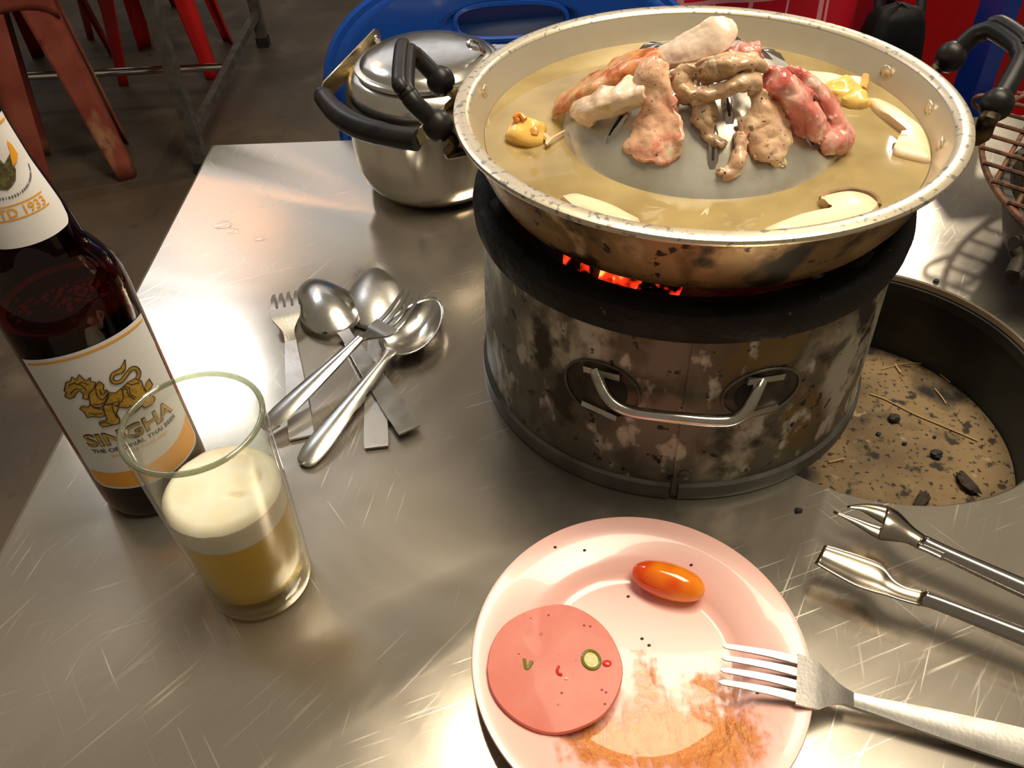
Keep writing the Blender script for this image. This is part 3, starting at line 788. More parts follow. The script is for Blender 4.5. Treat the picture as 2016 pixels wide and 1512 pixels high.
MB().tube(cat_rom([at(1022, 238, ZW + .011), at(1014, 231, ZW + .013), at(1024, 226, ZW + .014), at(1034, 236, ZW + .0125)], 4), .0017, 8).build('frill', M_ORANGE, fb)
MB().tube(cat_rom([at(1046, 262, ZW + .0125), at(1053, 256, ZW + .014), at(1052, 266, ZW + .012)], 4), .0022, 8).build('frill', M_ORANGE, fb)
fb2 = blob('fish_ball', 1655, 185, .0125, (1.0, .8, .7), M_YEL, 'yellow lump between mushroom stem and raw pink rolls', 'fish ball', 'yellow pieces in the broth', 5, .4, .002)
MB().ball(at(1682, 200, ZW + .001), .010, 18, 12, (1, .9, .7), None, .3, 8).build('lobe', M_YEL, fb2)
M_SHRED = pm('meat_shred', (0.72, 0.5, 0.3), rough=.4)
P = cat_rom([at(1072, 268, ZW + .002), at(1080, 276, ZW + .003), at(1076, 284, ZW + .003), at(1088, 272, ZW + .004), at(1112, 258, ZW + .003)], 5)
tag(MB().tube(P, [.0022 * (1 - .7 * i / len(P)) for i in range(len(P))], 7).build('meat_shred', M_SHRED), 'pale shred between the yellow fish ball and the dome', 'meat shred')

# ------------------------------------------------------------------ lidded kettle pot
KC = (-0.063, 0.752)
kettle = thing('kettle', (*KC, T), 'polished steel kettle with flat lid and folded black-gripped handle behind the stove', 'kettle')
MB().lathe([(0, .001), (.052, .0), (.060, .0015), (.068, .006), (.0745, .015), (.0782, .028), (.0795, .05), (.0793, .075), (.0785, .093), (.0765, .103), (.072, .110), (.067, .1135), (.0635, .1145), (.0625, .117), (.0605, .117), (.0605, .113), (.066, .111), (.074, .1), (.0775, .07), (.076, .03), (.066, .008), (0, .003)], KC, 96).build('body', M_STEEL, kettle)
lid = MB().lathe([(.0612, .1172), (.0655, .1172), (.0665, .1182), (.0660, .1196), (.0635, .1205), (.0610, .1208), (.0585, .1235), (.053, .1262), (.040, .1288), (.02, .1302), (0, .1305), (0, .1285), (.04, .1268), (.058, .1210), (.0612, .1190)], KC, 96).build('lid', M_STEEL, kettle)
hv = at(846, 97, .1292)
MB().lathe([(0, .0004), (.0019, .0004), (.0023, 0), (.0021, -.0012), (0, -.0012)], (hv[0], hv[1]), 14, zoff=hv[2]).build('steam_hole', M_DARKHOLE, lid)
lk = at(938, 92, .131)
lp = [at(955, 104, .127), at(949, 96, .131), at(942, 86, .137), at(930, 80, .141), at(921, 86, .140), at(926, 93, .137), at(940, 97, .133), at(951, 106, .1265)]
MB().tube(cat_rom(lp, 5), .0017, 8).build('lid_loop', M_CHROME, lid)
p1 = at(739, 76, .119); c1 = at(634, 186, .100)
p2 = np.array([2 * KC[0] - p1[0], 2 * KC[1] - p1[1], p1[2]]); c2 = at(822, 276, .098)
M_BRASSY = pm('tarnished_strap', (0.55, 0.47, 0.30), (0.30, 0.24, 0.12), 50, 6, rough=.25, rough2=.4, metal=1.0)
def strap(name, pts, wd, th, upv, mat, parent):
    m = MB(); P = [Vector(tuple(p)) for p in pts]; U = Vector(upv); v = []; f = []
    for i, p in enumerate(P):
        t = (P[min(i + 1, len(P) - 1)] - P[max(i - 1, 0)]).normalized()
        sd = t.cross(U).normalized(); nn = sd.cross(t)
        ww = wd * (.55 if i in (0, len(P) - 1) else 1)
        for a, b in ((-1, -1), (1, -1), (1, 1), (-1, 1)): v.append(p + nn * (a * ww / 2) + sd * (b * th / 2))
    for i in range(len(P) - 1):
        for k in range(4): f.append((i * 4 + k, i * 4 + (k + 1) % 4, i * 4 + 4 + (k + 1) % 4, i * 4 + 4 + k))
    f += [(3, 2, 1, 0), tuple(len(v) - 4 + k for k in range(4))]
    return m.add(v, f).build(name, mat, parent, smooth=30)
outv = (np.array([p1[0], p1[1]]) - KC); outv = outv / np.linalg.norm(outv)
def lerp(a, b, t): return a + (b - a) * t
s1 = strap('handle_strap', [lerp(p1, c1, t) for t in (-.08, -.03, .1, .5, .92, 1.0)], .017, .0016, (0, 0, 1), M_BRASSY, kettle)
s2 = strap('handle_strap', [lerp(p2, c2, t) for t in (-.08, -.03, .1, .5, .92, 1.0)], .017, .0016, (0, 0, 1), M_BRASSY, kettle)
for p, s in ((p1, s1), (p2, s2)):
    o2 = np.array([p[0] - KC[0], p[1] - KC[1], 0]); o2 /= np.linalg.norm(o2)
    MB().ball(p + o2 * .0012, .0042, 12, 8).build('pivot_rivet', M_CHROME, s)
    MB().tube([p + np.array([0, 0, -.002]), p - o2 * .006 + np.array([0, 0, -.008]), p - o2 * .010 + np.array([0, 0, -.014])], .004, 8).build('lug', M_STEEL, kettle)
gd = c2 - c1
gp = [c1 + gd * t + np.array([-.012, -.010, -.002]) * math.sin(math.pi * t) * 1.0 for t in (.0, .04, .2, .4, .6, .8, .96, 1.0)]
MB().tube(cat_rom(gp, 3), [.0075] * 3 + [.0092] * 4 + [.0102] * 8 + [.0095] * 3 + [.0092] * 4, 14).build('handle_grip', M_BLACKPL, kettle)

# ------------------------------------------------------------------ beer bottle
BC = (-0.2446, 0.3702); BR = .0352
bottle = thing('beer_bottle', (*BC, T), 'brown glass beer bottle with white label showing a golden lion', 'bottle')
M_BGLASS = clear_mat('brown_bottle_glass', (0.40, 0.16, 0.045), rough=.01, ior=1.5, gl=1.0)
outer = [(.030, .0), (.0335, .002), (.0350, .007), (.0352, .02), (.0352, .155), (.0348, .163), (.0328, .172), (.0290, .180), (.0252, .187), (.0234, .193), (.0224, .203), (.0199, .219), (.0165, .237), (.0143, .2585), (.0138, .272), (.0138, .276), (.0152, .2765), (.0154, .283), (.0146, .285), (.0138, .291), (.0128, .292)]
inner = [(r - .0012, z) for r, z in outer[3:15]]
MB().lathe([(0, .004)] + [(.024, .003)] + outer + [(.0105, .292), (.0105, .276)] + inner[::-1] + [(.028, .008), (0, .010)], BC, 72).build('glass_body', M_BGLASS, bottle)
M_BEERDARK = pm('dark_beer_in_bottle', (0.018, 0.006, 0.002), (0.05, 0.016, 0.005), 30, rough=.25)
M_MENIS = pm('amber_meniscus', (0.55, 0.22, 0.06), rough=.3)
ZL = .1545
MB().lathe([(0, .011), (.031, .011), (.0337, .02), (.0337, ZL), (.031, ZL + .0002), (0, ZL)], BC, 64).build('beer_inside', M_BEERDARK, bottle)
MB().lathe([(.0338, ZL - .0014), (.0338, ZL + .0018), (.0318, ZL + .0012), (.0300, ZL + .0003), (.0338, ZL - .0014)], BC, 64).build('beer_line', M_MENIS, bottle)
M_DROP = pm('amber_droplets', (0.95, 0.62, 0.16), (0.9, 0.85, 0.8), 300, 2, .5, .55, rough=.15, spec=.9)
rb = random.Random(11); dm = MB()
for k in range(90):
    a = rb.uniform(0, 6.283); r = .024 * math.sqrt(rb.random()) * (1 if rb.random() < .7 else .6)
    cxo, cyo = (.008, .004) if k % 3 else (-.014, -.004)
    s_ = rb.uniform(.0006, .0016)
    x, y = BC[0] + cxo + r * .62 * math.cos(a), BC[1] + cyo + r * .62 * math.sin(a)
    dm.ball((x, y, T + ZL + .0003), s_, 6, 4, (1, 1.5, .7))
o = dm.build('bubbles', M_DROP, bottle); o['kind'] = 'stuff'
# label sheet: theta (deg) and height range follow the cylinder
M_PAPER = pm('white_label_paper', (0.80, 0.79, 0.78), rough=.42, bump=.03, bscale=400)
M_LORANGE = pm('label_orange', (0.86, 0.38, 0.03), rough=.42)
M_LGOLD = pm('label_gold', (0.62, 0.38, 0.06), (0.40, 0.24, 0.03), 500, rough=.38, metal=.3)
M_LDARK = pm('label_dark_ink', (0.025, 0.018, 0.02), rough=.5)
LC = -57.0
def on_bottle(th, z, off=0.0, r=None):
    R = (float(np.interp(z, [q[1] for q in outer], [q[0] for q in outer])) if r is None else r) + off
    a = math.radians(th); return (BC[0] + R * math.cos(a), BC[1] + R * math.sin(a), T + z)
def lab_top(s): return .1385 + .0055 * (1 - s * s)                   # s in -1..1 across the label
def lab_bot(s): return .0325 + .004 * max(0, (abs(s) - .86) / .14) ** 2
HALF = 65.0
lb = MB().grid(lambda u, v: on_bottle(LC + (2 * u - 1) * HALF, lerp(lab_bot(2 * u - 1), lab_top(2 * u - 1), v), .00035), 48, 14).build('front_label', M_PAPER, bottle)
def wave(s): return .0475 + .0012 * (s + 1) + .0075 * max(0, (s + .1) / 1.1) ** 2
MB().grid(lambda u, v: on_bottle(LC + (2 * u - 1) * (HALF - 3.0), lerp(.0345 + .004 * max(0, (abs(2 * u - 1) - .86) / .14) ** 2, wave(2 * u - 1), v), .0006), 40, 4).build('orange_wave', M_LORANGE, lb)
MB().grid(lambda u, v: on_bottle(LC + (2 * u - 1) * (HALF - 4), lab_top(2 * u - 1) - .0035 + .0014 * v, .0006), 40, 1).build('orange_line', M_LORANGE, lb)
def spread(bm, maxlen, it=5):
    for _ in range(it):
        es = [e for e in bm.edges if e.calc_length() > maxlen]
        if not es: break
        bmesh.ops.subdivide_edges(bm, edges=es, cuts=1)
        bmesh.ops.triangulate(bm, faces=bm.faces)
def wrap(name, polys, mat, parent, off, fnz=None, maxlen=.004):
    """polys: flat outlines in (theta deg, z) -> skin on the bottle"""
    m = MB()
    for P in polys:
        bm = bmesh.new()
        vs = [bm.verts.new((math.radians(t) * BR, z, 0)) for t, z in P]
        tri = geometry.tessellate_polygon([[v.co for v in vs]])
        for a, b, c in tri:
            try: bm.faces.new((vs[a], vs[b], vs[c]))
            except ValueError: pass
        spread(bm, maxlen)
        bm.verts.index_update()
        m.add([on_bottle(math.degrees(v.co.x / BR), v.co.y, off) for v in bm.verts], [tuple(v.index for v in f.verts) for f in bm.faces])
        bm.free()
    return m.build(name, mat, parent, smooth=0, weld=False)
def text_mesh(body, bold=0.0):
    cu = bpy.data.curves.new('txt', 'FONT'); cu.body = body; cu.size = 1; cu.offset = bold; cu.resolution_u = 4
    ob = bpy.data.objects.new('txt', cu); COL.objects.link(ob)
    dg = bpy.context.evaluated_depsgraph_get(); dg.update()
    me = bpy.data.meshes.new_from_object(ob.evaluated_get(dg))
    bm = bmesh.new(); bm.from_mesh(me)
    bmesh.ops.triangulate(bm, faces=bm.faces)
    bpy.data.objects.remove(ob); bpy.data.curves.remove(cu); bpy.data.meshes.remove(me)
    return bm
def letters(name, body, t0, t1, z0, z1, mat, parent, off, bold=0.0, rise=0.0):
    bm = text_mesh(body, bold)
    xs = [v.co.x for v in bm.verts]; ys = [v.co.y for v in bm.verts]
    x0, x1, y0, y1 = min(xs), max(xs), min(ys), max(ys)
    spread(bm, (x1 - x0) / 30, 3)
    bm.verts.index_update(); v = []
    for q in bm.verts:
        u = (q.co.x - x0) / (x1 - x0); w_ = (q.co.y - y0) / (y1 - y0)
        v.append(on_bottle(t0 + (t1 - t0) * u, z0 + (z1 - z0) * w_ + rise * (1 - (2 * u - 1) ** 2), off))
    m = MB().add(v, [tuple(p.index for p in f.verts) for f in bm.faces]); bm.free()
    return m.build(name, mat, parent, smooth=0, weld=False)
letters('brand_lettering_outline', 'SINGHA', -101.8, -11.8, .0716, .0829, M_LDARK, lb, .0007, .035, .001)  # printed dark ink outline behind the gold letters
letters('brand_lettering', 'SINGHA', -101, -12.6, .0724, .0821, M_LGOLD, lb, .0009, .012, .001)
letters('slogan_lettering', 'THE ORIGINAL THAI BEER', -101, -12, .0662, .0694, M_LDARK, lb, .0007, .015, .001)
letters('origin_lettering', 'BANGKOK THAILAND', -85, -29, .0622, .0641, M_LORANGE, lb, .0007, .0, .001)
def zc(x, y):                                                         # zoomed photo pixel -> theta, z on the bottle
    px, py = 40 + x / 4.447, 640 + y / 4.447
    d = ray((px, py)); o_ = C0[:2] - np.array(BC); a = d[:2] @ d[:2]; b = 2 * o_ @ d[:2]; c = o_ @ o_ - (BR + .0008) ** 2
    t = (-b - math.sqrt(max(0, b * b - 4 * a * c))) / (2 * a); p = C0 + t * d
    return math.degrees(math.atan2(p[1] - BC[1], p[0] - BC[0])), p[2] - T
lion = {
 'mane': [(390, 545), (400, 500), (440, 488), (452, 450), (490, 480), (515, 430), (550, 468), (578, 488), (616, 454), (612, 490), (662, 500), (640, 560), (600, 600), (592, 652), (545, 640), (556, 602), (520, 576), (490, 592), (472, 630), (430, 646), (390, 622), (404, 590), (384, 572)],
 'neck': [(600, 600), (650, 545), (688, 488), (732, 522), (726, 562), (772, 578), (770, 640), (720, 715), (650, 722), (612, 692)],
 'body': [(772, 590), (832, 592), (890, 545), (938, 498), (1000, 466), (1060, 490), (1078, 548), (1096, 566), (1110, 610), (1060, 660), (1000, 690), (930, 724), (872, 716), (800, 690), (730, 700)],
 'foreleg': [(722, 700), (800, 685), (862, 660), (862, 720), (840, 770), (872, 828), (866, 860), (722, 892), (688, 858), (700, 840), (764, 832), (742, 775)],
 'raised_paw': [(620, 692), (650, 724), (722, 738), (752, 790), (700, 806), (625, 800), (590, 812), (562, 762), (518, 730), (548, 706), (592, 716)],
 'hind_leg': [(1060, 660), (1110, 600), (1172, 626), (1180, 650), (1150, 692), (1092, 722), (1064, 706), (1020, 745), (960, 790), (930, 770), (985, 700)],
 'rump_flame': [(1082, 560), (1100, 500), (1126, 468), (1158, 520), (1136, 560), (1108, 596)]}
gold = [[zc(*p) for p in P] for P in lion.values()]
tailc = cat_rom([(1022, 470), (1038, 420), (1012, 378), (966, 384), (925, 435), (880, 488), (828, 500), (798, 470), (814, 428), (858, 408), (896, 380), (914, 300)], 4)
tw = np.interp(np.linspace(0, 1, len(tailc)), [0, .3, .7, .85, .93, 1], [17, 15, 16, 22, 20, 1])
L_, R_ = [], []
for i, p in enumerate(tailc):
    t = tailc[min(i + 1, len(tailc) - 1)] - tailc[max(i - 1, 0)]; n = np.array([-t[1], t[0]]) / (np.linalg.norm(t) + 1e-9)
    L_.append(p + n * tw[i]); R_.append(p - n * tw[i])
em = wrap('lion_emblem', gold, M_LGOLD, lb, .0009)
tm = MB()
tm.add([on_bottle(*zc(*q), .0009) for pr_ in zip(L_, R_) for q in pr_], [(2 * i, 2 * i + 1, 2 * i + 3, 2 * i + 2) for i in range(len(L_) - 1)])
tm.build('lion_tail', M_LGOLD, lb, smooth=0)
def ink(paths, wd):
    m = MB()
    for P in paths:
        Q = [np.array(on_bottle(*zc(*p), .0011)) for p in P]
        v = []; f = []
        for i, p in enumerate(Q):
            t = Q[min(i + 1, len(Q) - 1)] - Q[max(i - 1, 0)]
            nrm = np.array([p[0] - BC[0], p[1] - BC[1], 0]); s_ = np.cross(t, nrm); s_ = s_ / (np.linalg.norm(s_) + 1e-12)
            v += [p + s_ * wd, p - s_ * wd]
        f = [(2 * i, 2 * i + 1, 2 * i + 3, 2 * i + 2) for i in range(len(Q) - 1)]
        m.add(v, f)
    return m
def dens(P, n=3): return [np.array(P[i]) + (np.array(P[i + 1]) - np.array(P[i])) * k / n for i in range(len(P) - 1) for k in range(n)] + [np.array(P[-1])]
paths = [dens(P + [P[0]]) for P in lion.values()] + [L_, R_]
paths += [cat_rom(p, 4) for p in ([(420, 530), (470, 510), (540, 530), (580, 570)], [(440, 600), (480, 560), (540, 560)], [(470, 500), (500, 520), (540, 500), (590, 520)], [(660, 545), (670, 610), (720, 650), (770, 590)], [(690, 560), (720, 610), (760, 560)], [(640, 690), (710, 690), (770, 640)],
          [(880, 560), (930, 560), (945, 610), (1000, 650)], [(900, 540), (950, 545), (960, 600), (1010, 630)], [(930, 505), (980, 520), (1040, 500)], [(850, 700), (900, 640), (890, 560)], [(800, 700), (820, 760), (850, 810)], [(700, 860), (740, 850), (800, 870)], [(600, 770), (660, 780), (720, 770)], [(1000, 700), (1050, 660)])]
o = ink(paths, .00028).build('lion_outline', M_LDARK, lb, smooth=0); o['kind'] = 'stuff'
# neck label
M_EMBLEM = pm('olive_emblem', (0.06, 0.055, 0.02), (0.16, 0.14, 0.05), 600, rough=.5)
nl = MB().grid(lambda u, v: on_bottle(LC + (2 * u - 1) * (68 - 6 * max(0, .12 - v) / .12), lerp(.2035 + .003 * max(0, (abs(2 * u - 1) - .8) / .2) ** 2, .2625, v), .0004), 48, 16).build('neck_label', M_PAPER, bottle)
for z in (.2242, .2176):
    MB().grid(lambda u, v: on_bottle(LC + (2 * u - 1) * 43, z + .0007 * (v - .5), .0006), 30, 1).build('orange_rule', M_LORANGE, nl)
MB().grid(lambda u, v: on_bottle(LC + (2 * u - 1) * 62, .2595 + .0012 * (v - .5), .0006), 30, 1).build('orange_rule', M_LORANGE, nl)
letters('year_lettering', 'ESTD 1933', LC - 42, LC + 40, .2186, .2232, M_LORANGE, nl, .0007, .015)
def nb(pts): return [(LC + t, z) for t, z in pts]
wrap('crest', [nb([(-26, .2385), (-30, .246), (-14, .243), (-6, .251), (0, .254), (6, .251), (14, .243), (30, .246), (26, .2385), (18, .2345), (8, .2325), (0, .2315), (-8, .2325), (-18, .2345)])], M_EMBLEM, nl, .0007)
wrap('crest_wings', [nb([(24, .2405), (34, .2415), (43, .244), (42, .249), (37, .252), (33, .2475), (28, .2445)]), nb([(-24, .2405), (-34, .2415), (-43, .244), (-42, .249), (-37, .252), (-33, .2475), (-28, .2445)])], M_LORANGE, nl, .0009)
ring = MB()
for k in range(34):
    a = math.radians(200 + 140 * k / 33)
    t, z = 56 * math.cos(a) * 1.0, .2415 + .0135 * math.sin(a)
    wdt = 1.1 if k % 5 else .5
    ring.add([on_bottle(LC + t + x, z + y, .0007) for x, y in ((-wdt, -.0006), (wdt, -.0006), (wdt, .0006), (-wdt, .0006))], [(0, 1, 2, 3)])
o = ring.build('crest_motto', pm('motto_ink', (0.12, 0.10, 0.16), rough=.5), nl, smooth=0); o['kind'] = 'stuff'

# ------------------------------------------------------------------ glass of beer
GC = (-0.1582, 0.2857)
tumbler = thing('tumbler', (*GC, T), 'clear straight glass tumbler holding foamy beer in front of bottle', 'glass')
M_GLASS = clear_mat('clear_glass', (0.965, 0.97, 0.945), rough=.0, ior=1.5, gl=1.3)
def gr(z): return .0305 + .0047 * z / .140
MB().lathe([(0, .001), (.027, .0006), (.0298, .0015), (.0306, .004)] + [(gr(z), z) for z in (.01, .04, .07, .1, .13)] + [(.0352, .1385), (.0350, .1402), (.0342, .1408), (.0334, .1402), (.0331, .1385)] + [(gr(z) - .0020, z) for z in (.13, .1, .07, .04, .016)] + [(.0255, .0115), (0, .0108)], GC, 72).build('glass', M_GLASS, tumbler)
M_BEER = clear_mat('lager', (1.0, 0.90, 0.30), (1.0, 0.70, 0.03), .78, rough=.0, ior=1.05, gl=.3, trl=.35)
tag(MB().lathe([(0, .0113), (.0250, .0120), (.0282, .0165)] + [(gr(z) - .0023, z) for z in (.03, .05, .0690)] + [(0, .0690)], GC, 64).build('beer', M_BEER), 'golden lager below the foam in the tumbler', 'beer')
M_FOAM = pm('beer_foam', (0.93, 0.88, 0.76), (0.90, 0.81, 0.62), 60, 6, sss=.3, sssr=(.01, .008, .005), rough=.6, bump=.12, bscale=400)
def foam_fn(u, v):
    a = 2 * math.pi * u; r = (gr(.09) - .0021) * v
    x, y = GC[0] + r * math.cos(a), GC[1] + r * math.sin(a)
    z = .0898 - .004 * max(0, (v - .82) / .18) ** 2 + .0006 * noise.noise(Vector((x, y, 0)) * 120)
    q = at(500, 940, .09); z -= .008 * math.exp(-(((x - q[0]) / .0022) ** 2 + ((y - q[1]) / .0042) ** 2))
    q = at(462, 975, .09); z -= .003 * math.exp(-(((x - q[0]) / .0045) ** 2 + ((y - q[1]) / .0016) ** 2))
    return (x, y, z + T)
fm = MB().grid(foam_fn, 64, 40, closeu=True)
fm.lathe([(gr(.09) - .0021, .0858), (gr(.08) - .0022, .08), (gr(.07) - .0023, .0693), (0, .0693)], GC, 64)
tag(fm.build('foam', M_FOAM), 'thick creamy beer foam head inside the tumbler', 'foam')
M_RIMG = clear_mat('green_tinged_rim', (0.60, 0.62, 0.50), (0.55, 0.56, 0.42), .25, rough=.02, ior=1.5, gl=2.0)
MB().tube([(GC[0] + .0341 * math.cos(a), GC[1] + .0341 * math.sin(a), T + .1392) for a in np.linspace(0, 2 * math.pi, 72, endpoint=False)], .0015, 10, closed=True).build('rim', M_RIMG, tumbler)
MB().lathe([(0, .0012), (.0295, .0016), (.0304, .004), (.0305, .009), (.0285, .0104), (0, .0106)], GC, 64).build('thick_base', clear_mat('thick_glass', (0.92, 0.86, 0.62), (0.85, 0.72, 0.35), .18, rough=.02, ior=1.5, gl=1.5), tumbler)
M_ICE = clear_mat('ice', (0.97, 0.93, 0.75), (0.95, 0.86, 0.55), .25, rough=.05, ior=1.25, gl=1.5)
ic = at(530, 1105, .03)
tag(MB().ball((GC[0] + .006, GC[1] + .002, T + .0335), .0165, 14, 9, (1, .9, 1.1), Matrix.Rotation(.5, 3, 'Z'), .45, 4).build('ice_cube', M_ICE), 'rounded lump of ice sunk in the golden lager', 'ice')

# ------------------------------------------------------------------ cutlery
def frame(P0, P1, roll=0.0):
    """X along P0->P1, Z up-ish, roll about X"""
    P0 = Vector(tuple(P0)); P1 = Vector(tuple(P1)); X = (P1 - P0); L = X.length; X.normalize()
    Y = Vector((0, 0, 1)).cross(X).normalized(); Z = X.cross(Y)
    c, s = math.cos(roll), math.sin(roll)
    Y2 = Y * c + Z * s; Z2 = -Y * s + Z * c
    return P0, X, Y2, Z2, L
def blade(m, fr, stations, nsec=8, crown=0.0):
    """closed sweep; stations = (x, halfwidth, zc, thickness, ridge)"""
    O, X, Y, Z, L = fr; v = []; f = []
    for (x, hw, z, th, rg) in stations:
        for k in range(nsec + 1):
            y = -hw + 2 * hw * k / nsec; q = (y / hw) if hw > 0 else 0
            v.append(O + X * (x * L) + Y * y + Z * (z + th / 2 + rg * (1 - q * q)))
        for k in range(nsec, -1, -1):
            y = -hw + 2 * hw * k / nsec
            q = (y / hw) if hw > 0 else 0
            v.append(O + X * (x * L) + Y * y + Z * (z - th / 2 + rg * .6 * (1 - q * q)))
    n = 2 * (nsec + 1)
    for i in range(len(stations) - 1):
        for k in range(n):
            f.append((i * n + k, i * n + (k + 1) % n, (i + 1) * n + (k + 1) % n, (i + 1) * n + k))
    f.append(tuple(range(n - 1, -1, -1))); f.append(tuple((len(stations) - 1) * n + k for k in range(n)))
    return m.add(v, f)
def interp_st(S_, n):
    xs = [s[0] for s in S_]; X = np.linspace(xs[0], xs[-1], n)
    P = cat_rom([np.array(s) for s in S_], 4)
    return [tuple(p) for p in P]
def fork(name, P0, P1, label, group, mat, handle='flat', flip=False, scale_w=1.0, head0=.70, roll=0.0, bow=.010, rootw=.0115):
    """P0 handle end, P1 tine tips"""
    fr = frame(P0, P1, roll + (math.pi if flip else 0))
    w_ = scale_w
    root = thing(name, P0, label, 'fork', group)
    if handle == 'flat':
        hs = [(0, .0075 * w_, 0, .0016, 0), (.02, .0088 * w_, 0, .0020, 0), (.2, .0080 * w_, 0, .0020, 0), (.4, .0066 * w_, 0, .0022, 0), (.55, .0050 * w_, .001, .0026, 0), (.62, .0045 * w_, .002, .003, 0)]
    else:
        hs = [(0, .0035 * w_, 0, .0016, .0006), (.015, .0062 * w_, 0, .002, .001), (.08, .0088 * w_, .0005, .002, .0018), (.2, .0086 * w_, .001, .002, .002), (.4, .0064 * w_, .0015, .002, .002), (.55, .0042 * w_, .002, .0024, .0014), (.62, .0034 * w_, .0024, .003, .0008)]
    blade(MB(), fr, interp_st(hs, 0), 8).build('handle', mat, root, smooth=40)
    zc_ = lambda x: .0024 - bow * math.sin(math.pi * min(1, max(0, (x - .62) / .38)) ** .9)
    ne = [(.62, .0034 * w_ if handle != 'flat' else .0045 * w_, zc_(.62), .003, .0004), (.66, .0045 * w_, zc_(.66), .0024, 0), (.70, .0082 * w_, zc_(.70), .0018, 0), (.735, rootw * w_, zc_(.735), .0017, 0), (.79, (rootw + .0008) * w_, zc_(.79), .0016, 0)]
    blade(MB(), fr, interp_st(ne, 0), 8).build('head', mat, root, smooth=40)
    O, X, Y, Z, L = fr
    for k in range(4):
        yc = (k - 1.5) * .0062 * w_
        st = []
        for x in (.785, .82, .87, .92, .96, .99, 1.0):
            tt = (x - .785) / .215
            st.append((x, (.0021 - .0009 * tt) * w_ if x < 1 else .0004, zc_(x), .0015 - .0006 * tt, 0))
        f2 = (O + Y * yc, X, Y, Z, L)
        blade(MB(), f2, st, 2).build('tine', mat, root, smooth=40)
    return root
def spoon(name, P0, P1, label, group, mat, handle='flat', flip=False, bw=.021, bl=.34, depth=.0085, roll=0.0, hw=1.0, cr=.003):
    fr = frame(P0, P1, roll + (math.pi if flip else 0)); O, X, Y, Z, L = fr
    root = thing(name, P0, label, 'spoon', group)
    xn = 1 - bl
    if handle == 'flat':
        hs = [(0, .0068 * hw, 0, .0016, 0), (.015, .0085 * hw, 0, .0020, 0), (.2, .0080 * hw, 0, .0020, 0), (.4, .0066 * hw, 0, .0022, 0), (xn - .06, .0048 * hw, .001, .0026, 0), (xn + .015, .0052 * hw, .002, .0026, 0)]
    else:
        hs = [(0, .003 * hw, 0, .0016, .0006), (.02, .0068 * hw, 0, .002, .0012), (.10, .0092 * hw, .0005, .002, .0022), (.25, .0080 * hw, .001, .002, .0024), (.45, .0058 * hw, .0015, .002, .0022), (xn - .05, .0040 * hw, .002, .0026, .0014), (xn + .015, .0048 * hw, .002, .0028, .0004)]
    blade(MB(), fr, interp_st(hs, 0), 8).build('handle', mat, root, smooth=40)
    def bowl(u, v):
        a = 2 * math.pi * u; xx = math.cos(a); yy = math.sin(a)
        wv = bw * (1 - .20 * xx) * (1 - .05 * xx * xx)                # egg shape: wider towards the neck, pointed tip
        x = xn + bl / 2 + bl / 2 * xx * v; y = wv * yy * v
        z = .0022 - depth * (1 - v ** 2.2) + .002 * (abs(xx) * v) ** 2 * 0
        return O + X * (x * L) + Y * y + Z * z
    o = MB().grid(bowl, 40, 12, closeu=True).build('bowl', mat, root, smooth=180)
    solid(o, .0012, 0)
    return root
GCU = 'loose cutlery on the table'
fork('fork', at(594, 862, .0018), at(560, 572, .004), 'dull flat-handled fork lying face down with its tines curled under', GCU, M_CUTDULL, 'flat', True, 1.0, bow=.012)
spoon('spoon', at(741, 880, .002), at(734, 524, .006), 'upturned flat-handled spoon pinned under the other cutlery', GCU, M_CUTDULL, 'flat', True, .0235, .39, .0105)
spoon('spoon', at(806, 846, .0062), at(606, 546, .0085), 'upturned flat-handled spoon whose handle crosses over another spoon', GCU, M_CUT, 'flat', True, .0245, .40, .0115)
spoon('spoon', at(596, 915, .003), at(858, 590, .014), 'shiny ridge-handled spoon lying bowl up beneath the top fork', GCU, M_CUT, 'ridge', False, .0215, .38, .0115, hw=1.0)
fork('fork', at(520, 846, .0075), at(815, 574, .030), 'shiny ridge-handled fork resting on top of the spoons', GCU, M_CUT, 'ridge', False, .92, bow=.010)

# ------------------------------------------------------------------ pink plate with leftovers
PLC = (.0604, .2158); PLR = .0897
def plate_mat():
    m = bpy.data.materials.new('pink_melamine'); m.use_nodes = True; nt = m.node_tree; b = nt.nodes['Principled BSDF']
    b.inputs['Base Color'].default_value = (.86, .52, .47, 1); b.inputs['Roughness'].default_value = .22; b.inputs['Coat Weight'].default_value = .3
    b.inputs['Subsurface Weight'].default_value = .1; b.inputs['Subsurface Radius'].default_value = (.01, .005, .004)
    return m
plate = thing('plate', (*PLC, T), 'pink melamine plate smeared with orange sauce in front of the stove', 'plate')
MB().lathe([(0, .0022), (.040, .0022), (.0445, .0020), (.0450, .0), (.048, .0), (.049, .0022), (.056, .0055), (.066, .0095), (.080, .0135), (.0885, .0152), (.0897, .0162), (.0893, .0172), (.0870, .0172), (.078, .0150), (.066, .0122), (.0600, .0098), (.0570, .0072), (.0545, .0052), (.050, .0044), (0, .0042)], PLC, 120).build('dish', plate_mat(), plate)
def plate_z(x, y):
    r = math.hypot(x - PLC[0], y - PLC[1])
    return float(np.interp(r, [0, .05, .0545, .057, .06, .066, .078, .087], [.0042, .0044, .0052, .0072, .0098, .0122, .0150, .0172]))
def on_plate(px, py, lift=0.0):
    z = .01
    for _ in range(12):
        p = at(px, py, z + lift); z = plate_z(p[0], p[1])
    return np.array([p[0], p[1], T + z + lift])
